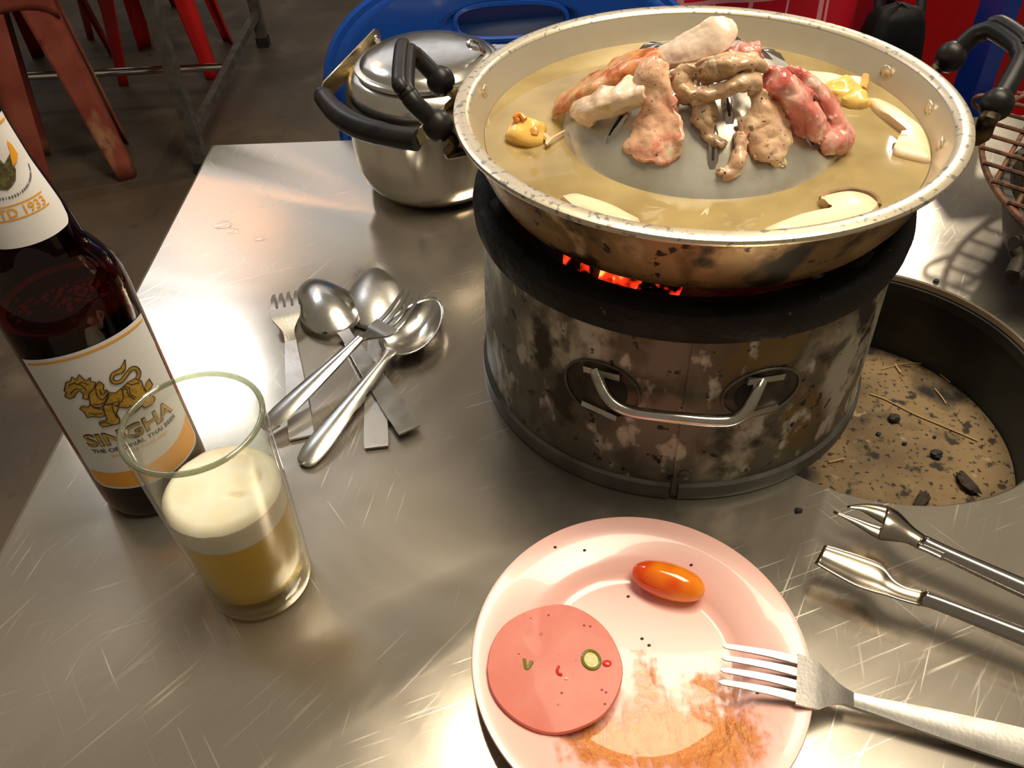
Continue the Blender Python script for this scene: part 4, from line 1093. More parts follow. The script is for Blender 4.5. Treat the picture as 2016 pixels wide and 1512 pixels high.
# sauce smear: one thin film following the dish, its density thinning out to nothing
def sauce_mat(name, col1, col2, lo, hi, top):
    m = bpy.data.materials.new(name); m.use_nodes = True; nt = m.node_tree; b = nt.nodes['Principled BSDF']; out = nt.nodes['Material Output']
    at_ = nd(nt, 'ShaderNodeAttribute', attribute_name='sauce_amount')
    tc = nd(nt, 'ShaderNodeTexCoord'); n = nd(nt, 'ShaderNodeTexNoise'); n.inputs['Scale'].default_value = 210; n.inputs['Detail'].default_value = 5
    nt.links.new(tc.outputs['Object'], n.inputs['Vector'])
    mp = nd(nt, 'ShaderNodeMapping'); mp.inputs['Rotation'].default_value = (0, 0, -.9); mp.inputs['Scale'].default_value = (1, .18, 1); nt.links.new(tc.outputs['Object'], mp.inputs[0])
    n2 = nd(nt, 'ShaderNodeTexNoise'); n2.inputs['Scale'].default_value = 170; n2.inputs['Detail'].default_value = 4; nt.links.new(mp.outputs[0], n2.inputs['Vector'])
    ad = nd(nt, 'ShaderNodeMath', operation='MULTIPLY_ADD'); ad.inputs[1].default_value = .9; nt.links.new(n.outputs[0], ad.inputs[0]); nt.links.new(at_.outputs['Fac'], ad.inputs[2])
    ad2 = nd(nt, 'ShaderNodeMath', operation='MULTIPLY_ADD'); ad2.inputs[1].default_value = 1.0; nt.links.new(n2.outputs[0], ad2.inputs[0]); nt.links.new(ad.outputs[0], ad2.inputs[2])
    r = nd(nt, 'ShaderNodeMapRange'); r.interpolation_type = 'SMOOTHSTEP'; r.inputs[1].default_value = lo; r.inputs[2].default_value = hi; r.inputs[4].default_value = top
    nt.links.new(ad2.outputs[0], r.inputs[0])
    mx = nd(nt, 'ShaderNodeMix', data_type='RGBA'); mx.inputs[6].default_value = (*col1, 1); mx.inputs[7].default_value = (*col2, 1)
    nt.links.new(n2.outputs[0], mx.inputs[0]); nt.links.new(mx.outputs[2], b.inputs['Base Color'])
    b.inputs['Roughness'].default_value = .16; b.inputs['Coat Weight'].default_value = .5
    bp = nd(nt, 'ShaderNodeBump'); bp.inputs['Strength'].default_value = 1.0; bp.inputs['Distance'].default_value = .004
    nt.links.new(ad2.outputs[0], bp.inputs['Height']); nt.links.new(bp.outputs[0], b.inputs['Normal'])
    tr = nd(nt, 'ShaderNodeBsdfTransparent'); ms_ = nd(nt, 'ShaderNodeMixShader')
    nt.links.new(r.outputs[0], ms_.inputs[0]); nt.links.new(tr.outputs[0], ms_.inputs[1]); nt.links.new(b.outputs[0], ms_.inputs[2]); nt.links.new(ms_.outputs[0], out.inputs[0])
    return m
def smear_g(px, py):
    g = 1.0 * math.exp(-(((px - 1310) / 175) ** 2 + ((py - 1450) / 95) ** 2)) + .75 * math.exp(-(((px - 1395) / 50) ** 2 + ((py - 1345) / 30) ** 2)) + .6 * math.exp(-(((px - 1265) / 34) ** 2 + ((py - 1320) / 60) ** 2)) + .45 * math.exp(-(((px - 1450) / 90) ** 2 + ((py - 1470) / 80) ** 2)) + .55 * math.exp(-(((px - 1165) / 60) ** 2 + ((py - 1470) / 40) ** 2))
    return g
x0_, y0_, st_ = 1060, 1235, 7
nx_, ny_ = 76, 46
vv_ = []; dd_ = []
for i in range(nx_ + 1):
    for j_ in range(ny_ + 1):
        px, py = x0_ + i * st_, y0_ + j_ * st_
        p = on_plate(px, py, .0003); rr_ = math.hypot(p[0] - PLC[0], p[1] - PLC[1])
        if rr_ > PLR - .004:
            k_ = (PLR - .004) / rr_; x_, y_ = PLC[0] + (p[0] - PLC[0]) * k_, PLC[1] + (p[1] - PLC[1]) * k_
            p = np.array([x_, y_, T + plate_z(x_, y_) + .0003])
        d_ = smear_g(px, py) * (1 if rr_ < PLR - .006 else 0)
        p[2] += .0004 * min(1, d_)
        vv_.append(p); dd_.append(d_)
sm_ = MB().add(vv_, [(i * (ny_ + 1) + j_, (i + 1) * (ny_ + 1) + j_, (i + 1) * (ny_ + 1) + j_ + 1, i * (ny_ + 1) + j_ + 1) for i in range(nx_) for j_ in range(ny_)]).build('sauce_smear', sauce_mat('orange_sauce', (0.86, 0.42, 0.15), (0.66, 0.19, 0.02), 1.28, 1.95, .85), plate, smooth=180, weld=False)
at_d = sm_.data.attributes.new('sauce_amount', 'FLOAT', 'POINT'); at_d.data.foreach_set('value', dd_)
sm_['kind'] = 'stuff'
# specks
M_PEPPER = pm('pepper_speck', (0.06, 0.025, 0.015), rough=.7)
sp = MB()
for i, (px, py) in enumerate([(1093, 1077), (1151, 1083), (1361, 1112), (1237, 1174), (1264, 1257), (1278, 1270), (1492, 1363)]):
    sp.ball(on_plate(px, py, .0004), .0009, 6, 4, (1.2, .9, .7))
o = sp.build('pepper_specks', M_PEPPER, plate); o['kind'] = 'stuff'
# bologna slice
M_BOL = pm('bologna', (0.58, 0.15, 0.11), (0.62, 0.19, 0.14), 40, 5, sss=.15, rough=.5, coat=.06, bump=.12, bscale=260, layers=[((0.45, 0.08, 0.07), 150, .70, .74, (1, 1, 1))])
BO = [(958, 1316), (966, 1272), (990, 1232), (1028, 1206), (1072, 1196), (1118, 1202), (1162, 1222), (1196, 1254), (1218, 1296), (1225, 1336), (1214, 1380), (1188, 1418), (1150, 1440), (1110, 1446), (1064, 1440), (1020, 1420), (984, 1388), (964, 1352)]
def bologna():
    P = [np.array(on_plate(*p, .0032)) for p in BO]
    P = cat_rom(P + [P[0]], 3)[:-1]; n = len(P); c = sum(P) / n
    v = []; f = []
    rows = [(0, .0), (.3, 0), (.6, 0), (.85, 0), (.985, .0), (1.0, -.0008), (1.0, -.0024), (.99, -.003)]
    for s, dz in rows:
        for p in P:
            q = c + (p - c) * s
            z = max(plate_z(q[0], q[1]), .0108) if True else 0          # stiff slice bridging the well of the plate
            v.append((q[0], q[1], T + z + .0034 + dz))
    for k in range(len(rows) - 1):
        for i in range(n):
            j = (i + 1) % n; f.append((k * n + i, k * n + j, (k + 1) * n + j, (k + 1) * n + i))
    f.append(tuple(len(v) - 1 - i for i in range(n)))
    return MB().add(v, f).build('bologna_slice', M_BOL, smooth=50)
bol = tag(bologna(), 'round pink bologna slice flecked with chilli on the plate', 'bologna')
def bz(px, py, lift=0.0):
    z = .012
    for _ in range(10):
        p = at(px, py, z + .0034 + lift); z = max(plate_z(p[0], p[1]), .0108)
    return np.array([p[0], p[1], T + z + .0034 + lift])
M_GCH = pm('green_chilli', (0.16, 0.17, 0.02), rough=.3, coat=.3)
M_PITH = pm('chilli_pith', (0.62, 0.55, 0.26), (0.5, 0.42, 0.12), 500, rough=.4)
M_RCH = pm('red_chilli', (0.60, 0.03, 0.02), rough=.3, coat=.3)
cr = [bz(1164 + 17 * math.cos(a) - 3 * math.sin(a), 1299 + 17 * math.sin(a) + 6 * math.cos(a), .0003) for a in np.linspace(0, 2 * math.pi, 20, endpoint=False)]
g = MB().tube(cr, .0009, 8, closed=True).build('green_chilli_ring', M_GCH, bol)
cc = sum(cr) / len(cr)
MB().add([cc + np.array([0, 0, .0003])] + [cc + (p - cc) * .9 for p in cr], [(0, i + 1, (i + 1) % 20 + 1) for i in range(20)]).build('chilli_pith', M_PITH, g)
MB().tube(cat_rom([bz(1032, 1298, .0004), bz(1035, 1316, .0004), bz(1041, 1313, .0004), bz(1047, 1302, .0004)], 3), .0011, 8).build('green_chilli_bit', M_GCH, bol)
MB().tube(cat_rom([bz(1100, 1311, .0003), bz(1097, 1320, .0003), bz(1100, 1327, .0003), bz(1107, 1328, .0003)], 3), .0008, 8).build('red_chilli_curl', M_RCH, bol)
MB().ball(bz(1195, 1306, .0002), .0026, 10, 6, (1, .8, .3)).build('red_chilli_slice', M_RCH, bol)
MB().ball(bz(1115, 1336, .0002), .0010, 8, 5, (1, .8, .5)).build('chilli_seed', M_PITH, bol)
M_PIT = pm('bologna_pit', (0.30, 0.05, 0.05), rough=.5)
pit = MB()
for px, py in ((1150, 1231), (1162, 1233), (1185, 1358), (1193, 1363), (1191, 1386), (1044, 1217), (1080, 1211), (1106, 1364), (1021, 1288)): pit.ball(bz(px, py, .0001), .0008, 7, 4, (1, .8, .3))
o = pit.build('pits', M_PIT, bol); o['kind'] = 'stuff'
# grape tomato
def tomato_mat():
    m = pm('grape_tomato', (0.72, 0.07, 0.005), (0.90, 0.34, 0.01), 26, 2, .42, .6, sss=.25, rough=.12, coat=.6)
    return m
p_a, p_b = on_plate(1258, 1128, .0085), on_plate(1374, 1160, .0085)
tl = Vector(tuple(p_b - p_a)); tdir = tl.normalized()
ang = math.atan2(tdir.y, tdir.x)
tc_ = (Vector(tuple(p_a)) + Vector(tuple(p_b))) / 2
half = np.linalg.norm(at(1242, 1133, .018) - at(1390, 1160, .018)) / 2
tm_ = MB(); v = []; f = []; NU, NV = 24, 16
for j in range(NV + 1):
    ph = math.pi * j / NV; xx = math.cos(ph); rr_ = math.sin(ph) ** .82
    for i in range(NU):
        a = 2 * math.pi * i / NU
        q = Vector((xx * half, math.cos(a) * rr_ * .0104, math.sin(a) * rr_ * .0104)); q.rotate(Matrix.Rotation(ang, 3, 'Z')); v.append(tc_ + q)
for j in range(NV):
    for i in range(NU): k = (i + 1) % NU; f.append((j * NU + i, j * NU + k, (j + 1) * NU + k, (j + 1) * NU + i))
tag(tm_.add(v, f).build('grape_tomato', tomato_mat(), smooth=180), 'orange-red oval grape tomato lying on the pink plate', 'tomato')
fk = fork('fork', at(2140, 1505, .004), at(1421, 1302, .0195), 'steel fork with stamped handle resting its tines on the pink plate', None, M_CUTDULL, 'ridge', True, 1.12, bow=.006, rootw=.0118)

# ------------------------------------------------------------------ barbecue tongs (fork arm and spatula arm)
tongs = thing('serving_tongs', at(2150, 1255, 0), 'steel tongs with one forked and one spatula jaw beside the plate', 'tongs')
M_TONG = pm('tong_steel', (0.42, 0.38, 0.31), (0.34, 0.29, 0.22), 40, rough=.2, rough2=.3, metal=1.0)
M_TONG2 = pm('tong_bar_steel', (0.44, 0.41, 0.38), rough=.16, metal=1.0)
def sheet(name, rows, z, mat, bulge, n=8, th=.001, parent=tongs, per=4, zs=None):
    A = cat_rom([np.array(at(*r[0], (zs[i] if zs else z))) for i, r in enumerate(rows)], per)
    B = cat_rom([np.array(at(*r[1], (zs[i] if zs else z))) for i, r in enumerate(rows)], per)
    v = []; f = []
    for a, b in zip(A, B):
        for k in range(n + 1):
            t = k / n; p = a + (b - a) * t
            v.append(p + np.array([0, 0, bulge * (1 - (2 * t - 1) ** 2) * np.linalg.norm(b - a)]))
    m = n + 1
    f = [(i * m + k, (i + 1) * m + k, (i + 1) * m + k + 1, i * m + k + 1) for i in range(len(A) - 1) for k in range(n)]
    o = MB().add(v, f).build(name, mat, parent, smooth=180); solid(o, th, 0)
    return o
ZT = .021
sheet('arm', [((1819, 1055), (1806, 1080)), ((1874, 1081), (1862, 1105)), ((2016, 1141), (2010, 1176)), ((2165, 1203), (2158, 1246))], ZT, M_TONG2, .42, 8, .0012)
j = sheet('fork_jaw', [((1822, 1056), (1806, 1080)), ((1798, 1038), (1782, 1069)), ((1773, 1012), (1750, 1065)), ((1758, 1002), (1738, 1064)), ((1748, 998), (1728, 1061))], ZT + .001, M_TONG, .28)
sheet('prong', [((1750, 998), (1741, 1034)), ((1726, 994), (1718, 1020)), ((1700, 993), (1696, 1008)), ((1668, 997), (1667, 1000))], ZT + .001, M_TONG, .2, 5, .001, j)
sheet('prong', [((1740, 1036), (1729, 1062)), ((1715, 1030), (1708, 1050)), ((1684, 1020), (1680, 1032)), ((1641, 1007), (1640, 1010))], ZT + .001, M_TONG, .2, 5, .001, j)
sheet('clip', [((1811, 1068), (1803, 1079)), ((1835, 1078), (1828, 1090)), ((1862, 1090), (1854, 1103))], ZT + .003, M_TONG2, .1, 4)
sheet('arm', [((1822, 1164), (1812, 1192)), ((1856, 1176), (1846, 1202)), ((2016, 1236), (2008, 1268)), ((2165, 1292), (2156, 1328))], ZT, M_TONG2, .45, 8, .0012)
sheet('spatula_jaw', [((1623, 1073), (1604, 1108)), ((1655, 1082), (1634, 1126)), ((1700, 1096), (1682, 1152)), ((1738, 1112), (1716, 1164)), ((1758, 1137), (1742, 1171)), ((1782, 1153), (1772, 1181)), ((1824, 1164), (1812, 1192))], ZT + .001, M_TONG, -.16)
j2 = sheet('spring_bridge', [((2160, 1200), (2155, 1250)), ((2230, 1235), (2205, 1268)), ((2235, 1275), (2205, 1275)), ((2160, 1330), (2155, 1288))], .012, M_TONG2, .1, 6, .002, zs=[.018, .012, .012, .018])
pz = at(2215, 1262, .006)
MB().lathe([(0, 0), (.009, 0), (.010, .001), (.010, .012), (.009, .013), (0, .013)], (pz[0], pz[1]), 20).build('hinge_pin', M_TONG2, tongs)

# ------------------------------------------------------------------ wire grill and cast-iron pot at the far end
GZ = .07
gcx, gcy, grr = .609, .542, .219
grill = thing('wire_grill', (gcx, gcy, T + GZ), 'round rusty wire grill rack beyond the pan handle', 'grill rack')
RG = .0026
MB().tube([(gcx + grr * math.cos(a), gcy + grr * math.sin(a), T + GZ) for a in np.linspace(0, 2 * math.pi, 90, endpoint=False)], RG, 8, closed=True).build('ring', M_RUST, grill)
q0, q1 = at(1936, 299, GZ), at(2016, 323, GZ); gdir = (q1 - q0)[:2] / np.linalg.norm((q1 - q0)[:2]); gn = np.array([-gdir[1], gdir[0]])
gc = np.array([gcx, gcy])
o0 = float((q0[:2] - gc) @ gn); sp_ = abs(float((at(1938, 272, GZ)[:2] - at(1936, 299, GZ)[:2]) @ gn))
k0 = -int((grr + o0) / sp_)
for k in range(-40, 41):
    off = o0 + k * sp_
    if abs(off) > grr * .985: continue
    hl = math.sqrt(grr ** 2 - off ** 2) + .002
    a = gc + gn * off - gdir * hl; b = gc + gn * off + gdir * hl
    MB().tube([(a[0], a[1], T + GZ + .0035), (b[0], b[1], T + GZ + .0035)], .0017, 6).build('bar', M_RUST, grill)
cdv = at(2016, 258, GZ) - at(1960, 355, GZ); cdv = cdv[:2] / np.linalg.norm(cdv[:2]); cn = np.array([-cdv[1], cdv[0]])
for pxy in ((1960, 355), (2000, 408), (2120, 380), (2240, 380)):
    off = float((at(*pxy, GZ)[:2] - gc) @ cn)
    if abs(off) > grr * .96: continue
    hl = math.sqrt(grr ** 2 - off ** 2)
    a = gc + cn * off - cdv * hl; b = gc + cn * off + cdv * hl
    MB().tube([(a[0], a[1], T + GZ), (b[0], b[1], T + GZ)], .002, 6).build('cross_bar', M_RUST, grill)
hp = [at(1955, 234, GZ), at(1918, 206, GZ + .012), at(1922, 191, GZ + .02), at(1945, 189, GZ + .022), at(1985, 203, GZ + .02), at(2025, 185, GZ + .02), at(2070, 190, GZ)]
MB().tube(cat_rom(hp, 4), .0019, 8).build('wire_handle', M_RUST, grill)
M_IRON = pm('cast_iron', (0.028, 0.024, 0.02), (0.06, 0.04, 0.025), 40, 6, rough=.6, rough2=.75, metal=.4, bump=.5, bscale=120)
el = at(2004, 565, 0.02)
ipc = (el[0] + .125, el[1] + .03)
ipot = thing('cast_iron_pot', (*ipc, T), 'soot-black cast-iron pot under the rusty wire grill', 'pot')
MB().lathe([(0, 0), (.085, 0), (.098, .004), (.112, .02), (.121, .045), (.124, .058), (.128, .060), (.128, .0655), (.122, .0658), (.118, .058), (.106, .02), (.09, .009), (0, .008)], ipc, 72).build('bowl', M_IRON, ipot)
for px, py, z, r in ((1996, 482, .052, .0085), (1994, 545, .038, .009)):
    c = at(px, py, z)
    MB().tube([c, lerp(c, np.array([ipc[0], ipc[1], c[2]]), .16), lerp(c, np.array([ipc[0], ipc[1], c[2]]), .3)], [r * .8, r, r * 1.2], 10).build('lug', M_IRON, ipot)
ca, cb = at(1999, 490, .052), at(1996, 540, .040)
MB().tube(cat_rom([ca, lerp(ca, cb, .4) + np.array([.004, 0, 0]), cb], 4), .006, 10).build('loop_handle', M_IRON, ipot)

# ------------------------------------------------------------------ plastic chairs behind the table
def plastic(name, c, c2=None): return pm(name, c, c2, 6, 3, rough=.28, coat=.2, spec=.5)
M_BLUE = plastic('blue_plastic', (0.004, 0.055, 0.33))
M_RED = plastic('red_plastic', (0.42, 0.006, 0.010))
def chair(name, xc, y, mat, label, group=None, lean=.18, rot=0.0, seat_dir=-1, text=None, zc0=0.0):
    base = Vector((xc, y + seat_dir * .22, 0))
    root = thing(name, base, label, 'chair', group)
    R = Matrix.Rotation(rot, 4, 'Z')
    def W(x, z, d=0.0):                                               # panel coordinates -> world; d = out of the panel
        p = Vector((x, -lean * z * seat_dir + .55 * x * x * seat_dir + d, z))
        p = Vector((p.x, p.y, p.z)); p.rotate(Matrix.Rotation(rot, 3, 'Z'))
        return (xc + p.x, y + p.y, T + zc0 + p.z)
    n = 96
    def outer_(a):
        c, s = math.cos(a), math.sin(a)
        if s >= 0:
            e = 2.5; r = (abs(c / .215) ** e + abs(s / .125) ** e) ** (-1 / e); return r * c, r * s
        e = 6; r = (abs(c / .205) ** e + abs(s / .36) ** e) ** (-1 / e); return r * c, r * s
    def hole_(a):
        e = 3; c, s = math.cos(a), math.sin(a); r = (abs(c / .064) ** e + abs(s / .019) ** e) ** (-1 / e); return r * c, .070 + r * s
    v = []; f = []; ST = 7
    for j in range(ST):
        t = j / (ST - 1)
        for i in range(n):
            a = 2 * math.pi * i / n; hx, hz = hole_(a)
            bx = math.cos(a); # ray from hole centre to the outline, found by matching angle around the panel middle
            ox, oz = outer_(math.atan2(math.sin(a) * .2 , math.cos(a) * .215) if math.sin(a) >= 0 else math.atan2(math.sin(a) * .36, math.cos(a) * .215))
            v.append(W(hx + (ox - hx) * t, hz + (oz - hz) * t))
    for j in range(ST - 1):
        for i in range(n):
            k = (i + 1) % n; f.append((j * n + i, j * n + k, (j + 1) * n + k, (j + 1) * n + i))
    o = MB().add(v, f).build('backrest', mat, root, smooth=180); solid(o, .005, 0)
    rim = [W(*outer_(2 * math.pi * i / n), .004) for i in range(n)]
    MB().tube(rim, .007, 8, closed=True).build('back_rim', mat, root)
    hr = [W(*hole_(2 * math.pi * i / n), 0) for i in range(n)]
    MB().tube(hr, .004, 6, closed=True).build('grip_hole_rim', mat, root)
    SZ = -.31
    def S_(x, d, z):
        p = Vector((x, d * seat_dir, z)); p.rotate(Matrix.Rotation(rot, 3, 'Z')); return (xc + p.x, y + p.y, T + p.z)
    st = MB().grid(lambda u, v: S_(.21 * math.copysign(abs(2 * u - 1) ** .9, 2 * u - 1), .02 + .40 * v, SZ - .012 * math.sin(math.pi * v) * math.sin(math.pi * u)), 12, 12).build('seat', mat, root, smooth=180)
    solid(st, .012, 0)
    for sx in (-1, 1):
        for d, dd in ((.05, -.05), (.38, .05)):
            MB().tube([S_(sx * .175, d, SZ - .005), S_(sx * .19, d + dd * .5, (SZ - T) / 2), S_(sx * .205, d + dd, -T)], [.026, .022, .018], 8, flat=.7).build('leg', mat, root)
    if text:
        bm = text_mesh(text, .02)
        xs = [q.co.x for q in bm.verts]; x0, x1 = min(xs), max(xs); bm.verts.index_update()
        k = .026
        vv = [W((q.co.x - (x0 + x1) / 2) * k, .026 + q.co.y * k, -.0045) for q in bm.verts]
        MB().add(vv, [tuple(p.index for p in g_.verts) for g_ in bm.faces]).build('lettering', pm('white_paint', (.8, .8, .8), rough=.5), root, smooth=0, weld=False); bm.free()
    return root
chair('plastic_chair', .020, .955, M_BLUE, 'blue plastic chair with a grip slot in its back behind the kettle', text='ท่าเก็บ')
chair('plastic_chair', .06, 2.05, plastic('navy_plastic', (0.003, 0.02, 0.09)), 'navy plastic chair glimpsed through the grip slot of the blue chair', rot=.1)
chair('plastic_chair', .335, 1.12, M_RED, 'red plastic chair carrying a checked cloth behind the pan', seat_dir=1)
chair('plastic_chair', .88, 1.34, M_RED, 'red plastic chair behind the blue bar of the folding chair', seat_dir=1)
# checked cloth hung over the red chair back
def plaid():
    m = bpy.data.materials.new('red_checked_cloth'); m.use_nodes = True; nt = m.node_tree; b = nt.nodes['Principled BSDF']
    tc = nd(nt, 'ShaderNodeTexCoord'); cur = None
    for axis, sc in (('X', 34.), ('X', 34.), ('Z', 30.)):
        sx = nd(nt, 'ShaderNodeSeparateXYZ'); nt.links.new(tc.outputs['Object'], sx.inputs[0])
        mu = nd(nt, 'ShaderNodeMath', operation='MULTIPLY'); mu.inputs[1].default_value = sc * (.62 if cur is None else .33); nt.links.new(sx.outputs[axis], mu.inputs[0])
        fr_ = nd(nt, 'ShaderNodeMath', operation='FRACT'); nt.links.new(mu.outputs[0], fr_.inputs[0])
        gt = nd(nt, 'ShaderNodeMath', operation='GREATER_THAN'); gt.inputs[1].default_value = .94; nt.links.new(fr_.outputs[0], gt.inputs[0])
        if cur is None: cur = gt.outputs[0]
        else:
            mxx = nd(nt, 'ShaderNodeMath', operation='MAXIMUM'); nt.links.new(cur, mxx.inputs[0]); nt.links.new(gt.outputs[0], mxx.inputs[1]); cur = mxx.outputs[0]
    mx = nd(nt, 'ShaderNodeMix', data_type='RGBA'); mx.inputs[6].default_value = (.42, .006, .02, 1); mx.inputs[7].default_value = (.62, .25, .30, 1)
    nt.links.new(cur, mx.inputs[0]); nt.links.new(mx.outputs[2], b.inputs['Base Color']); b.inputs['Roughness'].default_value = .35
    return m
def cloth_fn(u, v):
    x = .325 + (2 * u - 1) * .130
    z = .16 - .20 * v
    y = 1.115 + .4 * (x - .335) ** 2 - .012 * math.sin(26 * x + 3 * v) * v - .006 * math.sin(61 * x) * v - .004
    z -= .012 * math.cos(14 * x) * v
    return (x, y - .05, T + z)
cl = MB().grid(cloth_fn, 60, 30).build('checked_cloth', plaid(), smooth=180); solid(cl, .002, 0)
tag(cl, 'red cloth with white checks hung over the red chair back', 'cloth')
# black bag and blue bar chair
M_BAG = pm('black_nylon', (0.004, 0.004, 0.005), (0.008, 0.008, 0.009), 30, rough=.6, spec=.15, bump=.3, bscale=30, bdist=.004)
bag = thing('black_bag', (.488, 1.01, T - .25), 'black bag hanging by its strap from the red chair with the cloth', 'bag')
v = []; f = []; NU, NV = 28, 14
for jx in range(NV + 1):
    t = jx / NV; ph = math.pi * t
    for i in range(NU):
        a = 2 * math.pi * i / NU; c, s = math.cos(a), math.sin(a)
        e = .5; rr_ = math.sin(ph) ** .45 if 0 < t < 1 else 0
        x = .488 + .042 * math.copysign(abs(c) ** e, c) * rr_ + .006 * noise.noise(Vector((c * 2, s * 2, t * 4)))
        y = 1.01 + .032 * math.copysign(abs(s) ** e, s) * rr_
        v.append((x, y, T - .10 - .15 * math.cos(ph) + .008 * noise.noise(Vector((c, s, t * 3)))))
for jx in range(NV):
    for i in range(NU): k = (i + 1) % NU; f.append((jx * NU + i, jx * NU + k, (jx + 1) * NU + k, (jx + 1) * NU + i))
MB().add(v, f).build('sack', M_BAG, bag, smooth=180)
MB().tube(cat_rom([(.465, 1.01, T + .035), (.468, 1.05, T + .080), (.468, 1.10, T + .095), (.468, 1.125, T + .07), (.468, 1.13, T - .02)], 5), .006, 8, flat=.5).build('strap', M_BAG, bag)
MB().tube(cat_rom([(.515, 1.01, T + .035), (.525, 1.05, T + .064), (.530, 1.10, T + .066), (.530, 1.125, T + .05), (.530, 1.13, T - .02)], 5), .006, 8, flat=.5).build('strap', M_BAG, bag)
fc = thing('folding_chair', (.66, .89, 0), 'folding chair with blue slanted frame bars behind the wire grill', 'chair')
pa, pb = at_y(1903, 205, .885), at_y(1985, -40, .885)
dv = pb - pa
lo_ = pa - dv * ((pa[2]) / dv[2]); hi_ = pa + dv * 1.35
M_BLUE2 = plastic('blue_painted_frame', (0.003, 0.028, 0.24))
hy = hi_ - lo_
MB().bar(lo_, hi_, .018, .046, (0, 1, 0)).build('frame_bar', M_BLUE2, fc, smooth=0)
a2 = np.array([hi_[0] - .02, lo_[1] + .022, 0]); b2 = np.array([lo_[0] + .30, lo_[1] + .022, hi_[2] * .62])
MB().bar(a2, b2, .018, .046, (0, 1, 0)).build('frame_bar', M_BLUE2, fc, smooth=0)
off_ = np.array([.36, 0, 0])
MB().bar(lo_ + off_, hi_ + off_, .018, .046, (0, 1, 0)).build('frame_bar', M_BLUE2, fc, smooth=0)
MB().bar(hi_ - hy * .01, hi_ + off_ - hy * .01, .02, .04, (0, 1, 0)).build('top_rail', M_BLUE2, fc, smooth=0)
MB().bar(lo_ + hy * .3, lo_ + off_ + hy * .3, .02, .03, (0, 1, 0)).build('lower_rail', M_BLUE2, fc, smooth=0)

# ------------------------------------------------------------------ stools and the neighbouring table on the left
M_FADED = pm('sun_faded_red_plastic', (0.20, 0.038, 0.026), (0.27, 0.07, 0.045), 9, 6, .4, .65, rough=.45, layers=[((0.40, 0.22, 0.11), 5.5, .60, .66, (1, 1, .35)), ((0.13, 0.02, 0.02), 14, .58, .7, (1, 1, 1))])
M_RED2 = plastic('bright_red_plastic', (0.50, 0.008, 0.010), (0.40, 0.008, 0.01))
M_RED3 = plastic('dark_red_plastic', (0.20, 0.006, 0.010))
def stool(name, c, rot, mat, label, group, hgt=.45, wt=.125, wb=.155, lw=.052):
    root = thing(name, (c[0], c[1], 0), label, 'stool', group)
    R = Matrix.Rotation(rot, 3, 'Z')
    def W(p): q = R @ Vector(p); return (c[0] + q.x, c[1] + q.y, q.z)
    for k in range(4):
        ca_ = math.radians(45 + 90 * k)
        def leg(u, v, ca_=ca_):                                       # rounded-corner shell leg, tapering and splayed
            half_ = lw * (1.0 - .38 * v) ; off = wt + (wb - wt) * v; z = hgt - .02 - (hgt - .02) * v
            s = (2 * u - 1); sx, sy = math.copysign(1, math.cos(ca_)), math.copysign(1, math.sin(ca_))
            r_ = .022
            # path along the two faces of the corner
            d = s * (half_)
            if d < -r_: x, y = off, off - r_ + (d + r_)
            elif d > r_: x, y = off - r_ - (d - r_), off
            else:
                th = (d / r_ + 1) * math.pi / 4; x, y = off - r_ + r_ * math.cos(th), off - r_ + r_ * math.sin(th)
            return W((x * sx, y * sy, z))
        o = MB().grid(leg, 16, 10).build('leg', mat, root, smooth=180); solid(o, .004, -1)
    for k in range(4):
        a = math.pi / 2 * k; Ra = Matrix.Rotation(a, 3, 'Z')
        def apron(u, v, Ra=Ra):
            x = (2 * u - 1) * (wt + .004); drop = .045 + .035 * abs(2 * u - 1) ** 3
            p = Ra @ Vector((x, wt + .003, hgt - .012 - drop * v)); return W(p)
        o = MB().grid(apron, 14, 3).build('apron', mat, root, smooth=180); solid(o, .004, 0)
    def seat(u, v):
        a = 2 * math.pi * u; e = 5; c_, s_ = math.cos(a), math.sin(a); r = (abs(c_) ** e + abs(s_) ** e) ** (-1 / e) * (wt + .016) * v
        return W((r * c_, r * s_, hgt - .004 * max(0, (v - .85) / .15) ** 2))
    o = MB().grid(seat, 48, 6, closeu=True).build('seat', mat, root, smooth=180); solid(o, .012, -1)
    return root
fA, fB = on_floor(272, 350), on_floor(96, 350)
wbv = .135; rot_ = .40
fB = fA - 2 * wbv * np.array([math.cos(rot_), math.sin(rot_), 0]); mid_ = (fA + fB) / 2
cS = mid_ + np.array([-math.sin(rot_), math.cos(rot_), 0]) * wbv
stool('plastic_stool', cS, rot_, M_FADED, 'sun-faded red plastic stool with a pale worn leg, nearest stool to the table corner', None, .53, wbv - .04, wbv, .082)
f1, f2 = on_floor(424, 172), on_floor(466, 68)
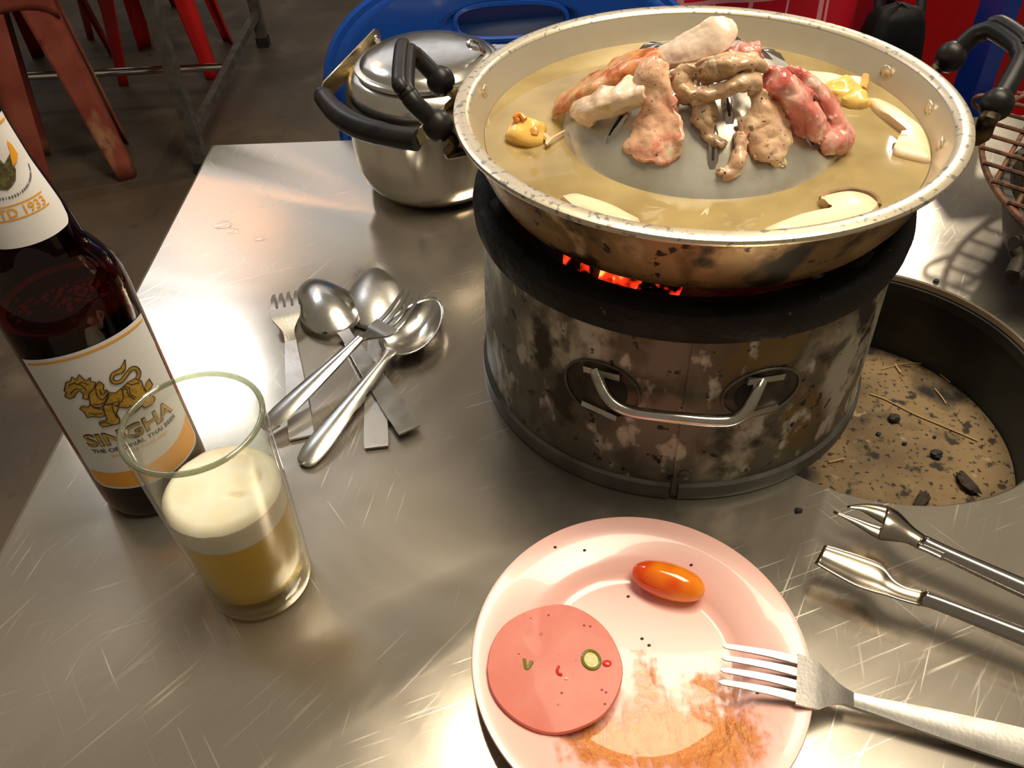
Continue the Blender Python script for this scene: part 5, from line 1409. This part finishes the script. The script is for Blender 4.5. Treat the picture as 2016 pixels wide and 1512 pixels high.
ax_ = f2 - f1; rot_ = math.atan2(ax_[1], ax_[0]); w2 = np.linalg.norm(ax_) / 2
w2 = min(max(w2, .13), .17)
cS2 = (f1 + f2) / 2 + np.array([-math.sin(rot_), math.cos(rot_), 0]) * w2
stool('plastic_stool', cS2, rot_, M_RED2, 'bright red plastic stool behind the grey table leg', 'red plastic stools by the grey table', .45, w2 - .04, w2, .062)
f1 = on_floor(320, 70)
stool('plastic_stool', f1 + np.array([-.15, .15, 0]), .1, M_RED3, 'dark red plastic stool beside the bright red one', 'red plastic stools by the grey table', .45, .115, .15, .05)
f1 = on_floor(120, 205)
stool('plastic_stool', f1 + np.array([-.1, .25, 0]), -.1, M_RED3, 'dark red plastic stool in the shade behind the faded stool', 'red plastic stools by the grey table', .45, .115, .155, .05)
# grey steel table
n0, n1 = on_floor(404, 338), on_floor(520, 90)
ntab = thing('neighbour_table', ((n0[0] + n1[0]) / 2 - .55, (n0[1] + n1[1]) / 2, 0), 'grey tube-legged table with black foot caps beyond the stools', 'table')
LX = -1.1
nn = [n0, n1, n1 + np.array([LX, 0, 0]), n0 + np.array([LX, 0, 0])]
for p in nn:
    lg = MB().bar((p[0], p[1], .03), (p[0], p[1], T - .03), .034, .034, (1, 0, 0)).build('leg', M_LEG, ntab, smooth=0)
    MB().bar((p[0], p[1], 0), (p[0], p[1], .034), .041, .041, (1, 0, 0)).build('foot_cap', M_RUBBER, lg, smooth=0)
ZS = .115
for a, b in ((nn[0], nn[1]), (nn[3], nn[2])):
    MB().bar((a[0], a[1], ZS), (b[0], b[1], ZS), .022, .026).build('side_stretcher', M_LEG, ntab, smooth=0)
ms, me_ = (nn[0] + nn[1]) / 2, (nn[2] + nn[3]) / 2
MB().tube([(ms[0], ms[1], ZS), (me_[0], me_[1], ZS)], .0125, 12).build('cross_stretcher', M_CHROME, ntab)
tc0 = sum(nn) / 4
MB().box((tc0[0], tc0[1], T - .015), (abs(LX) + .12, n1[1] - n0[1] + .12, .03)).build('tabletop', M_STEEL, ntab, smooth=0)
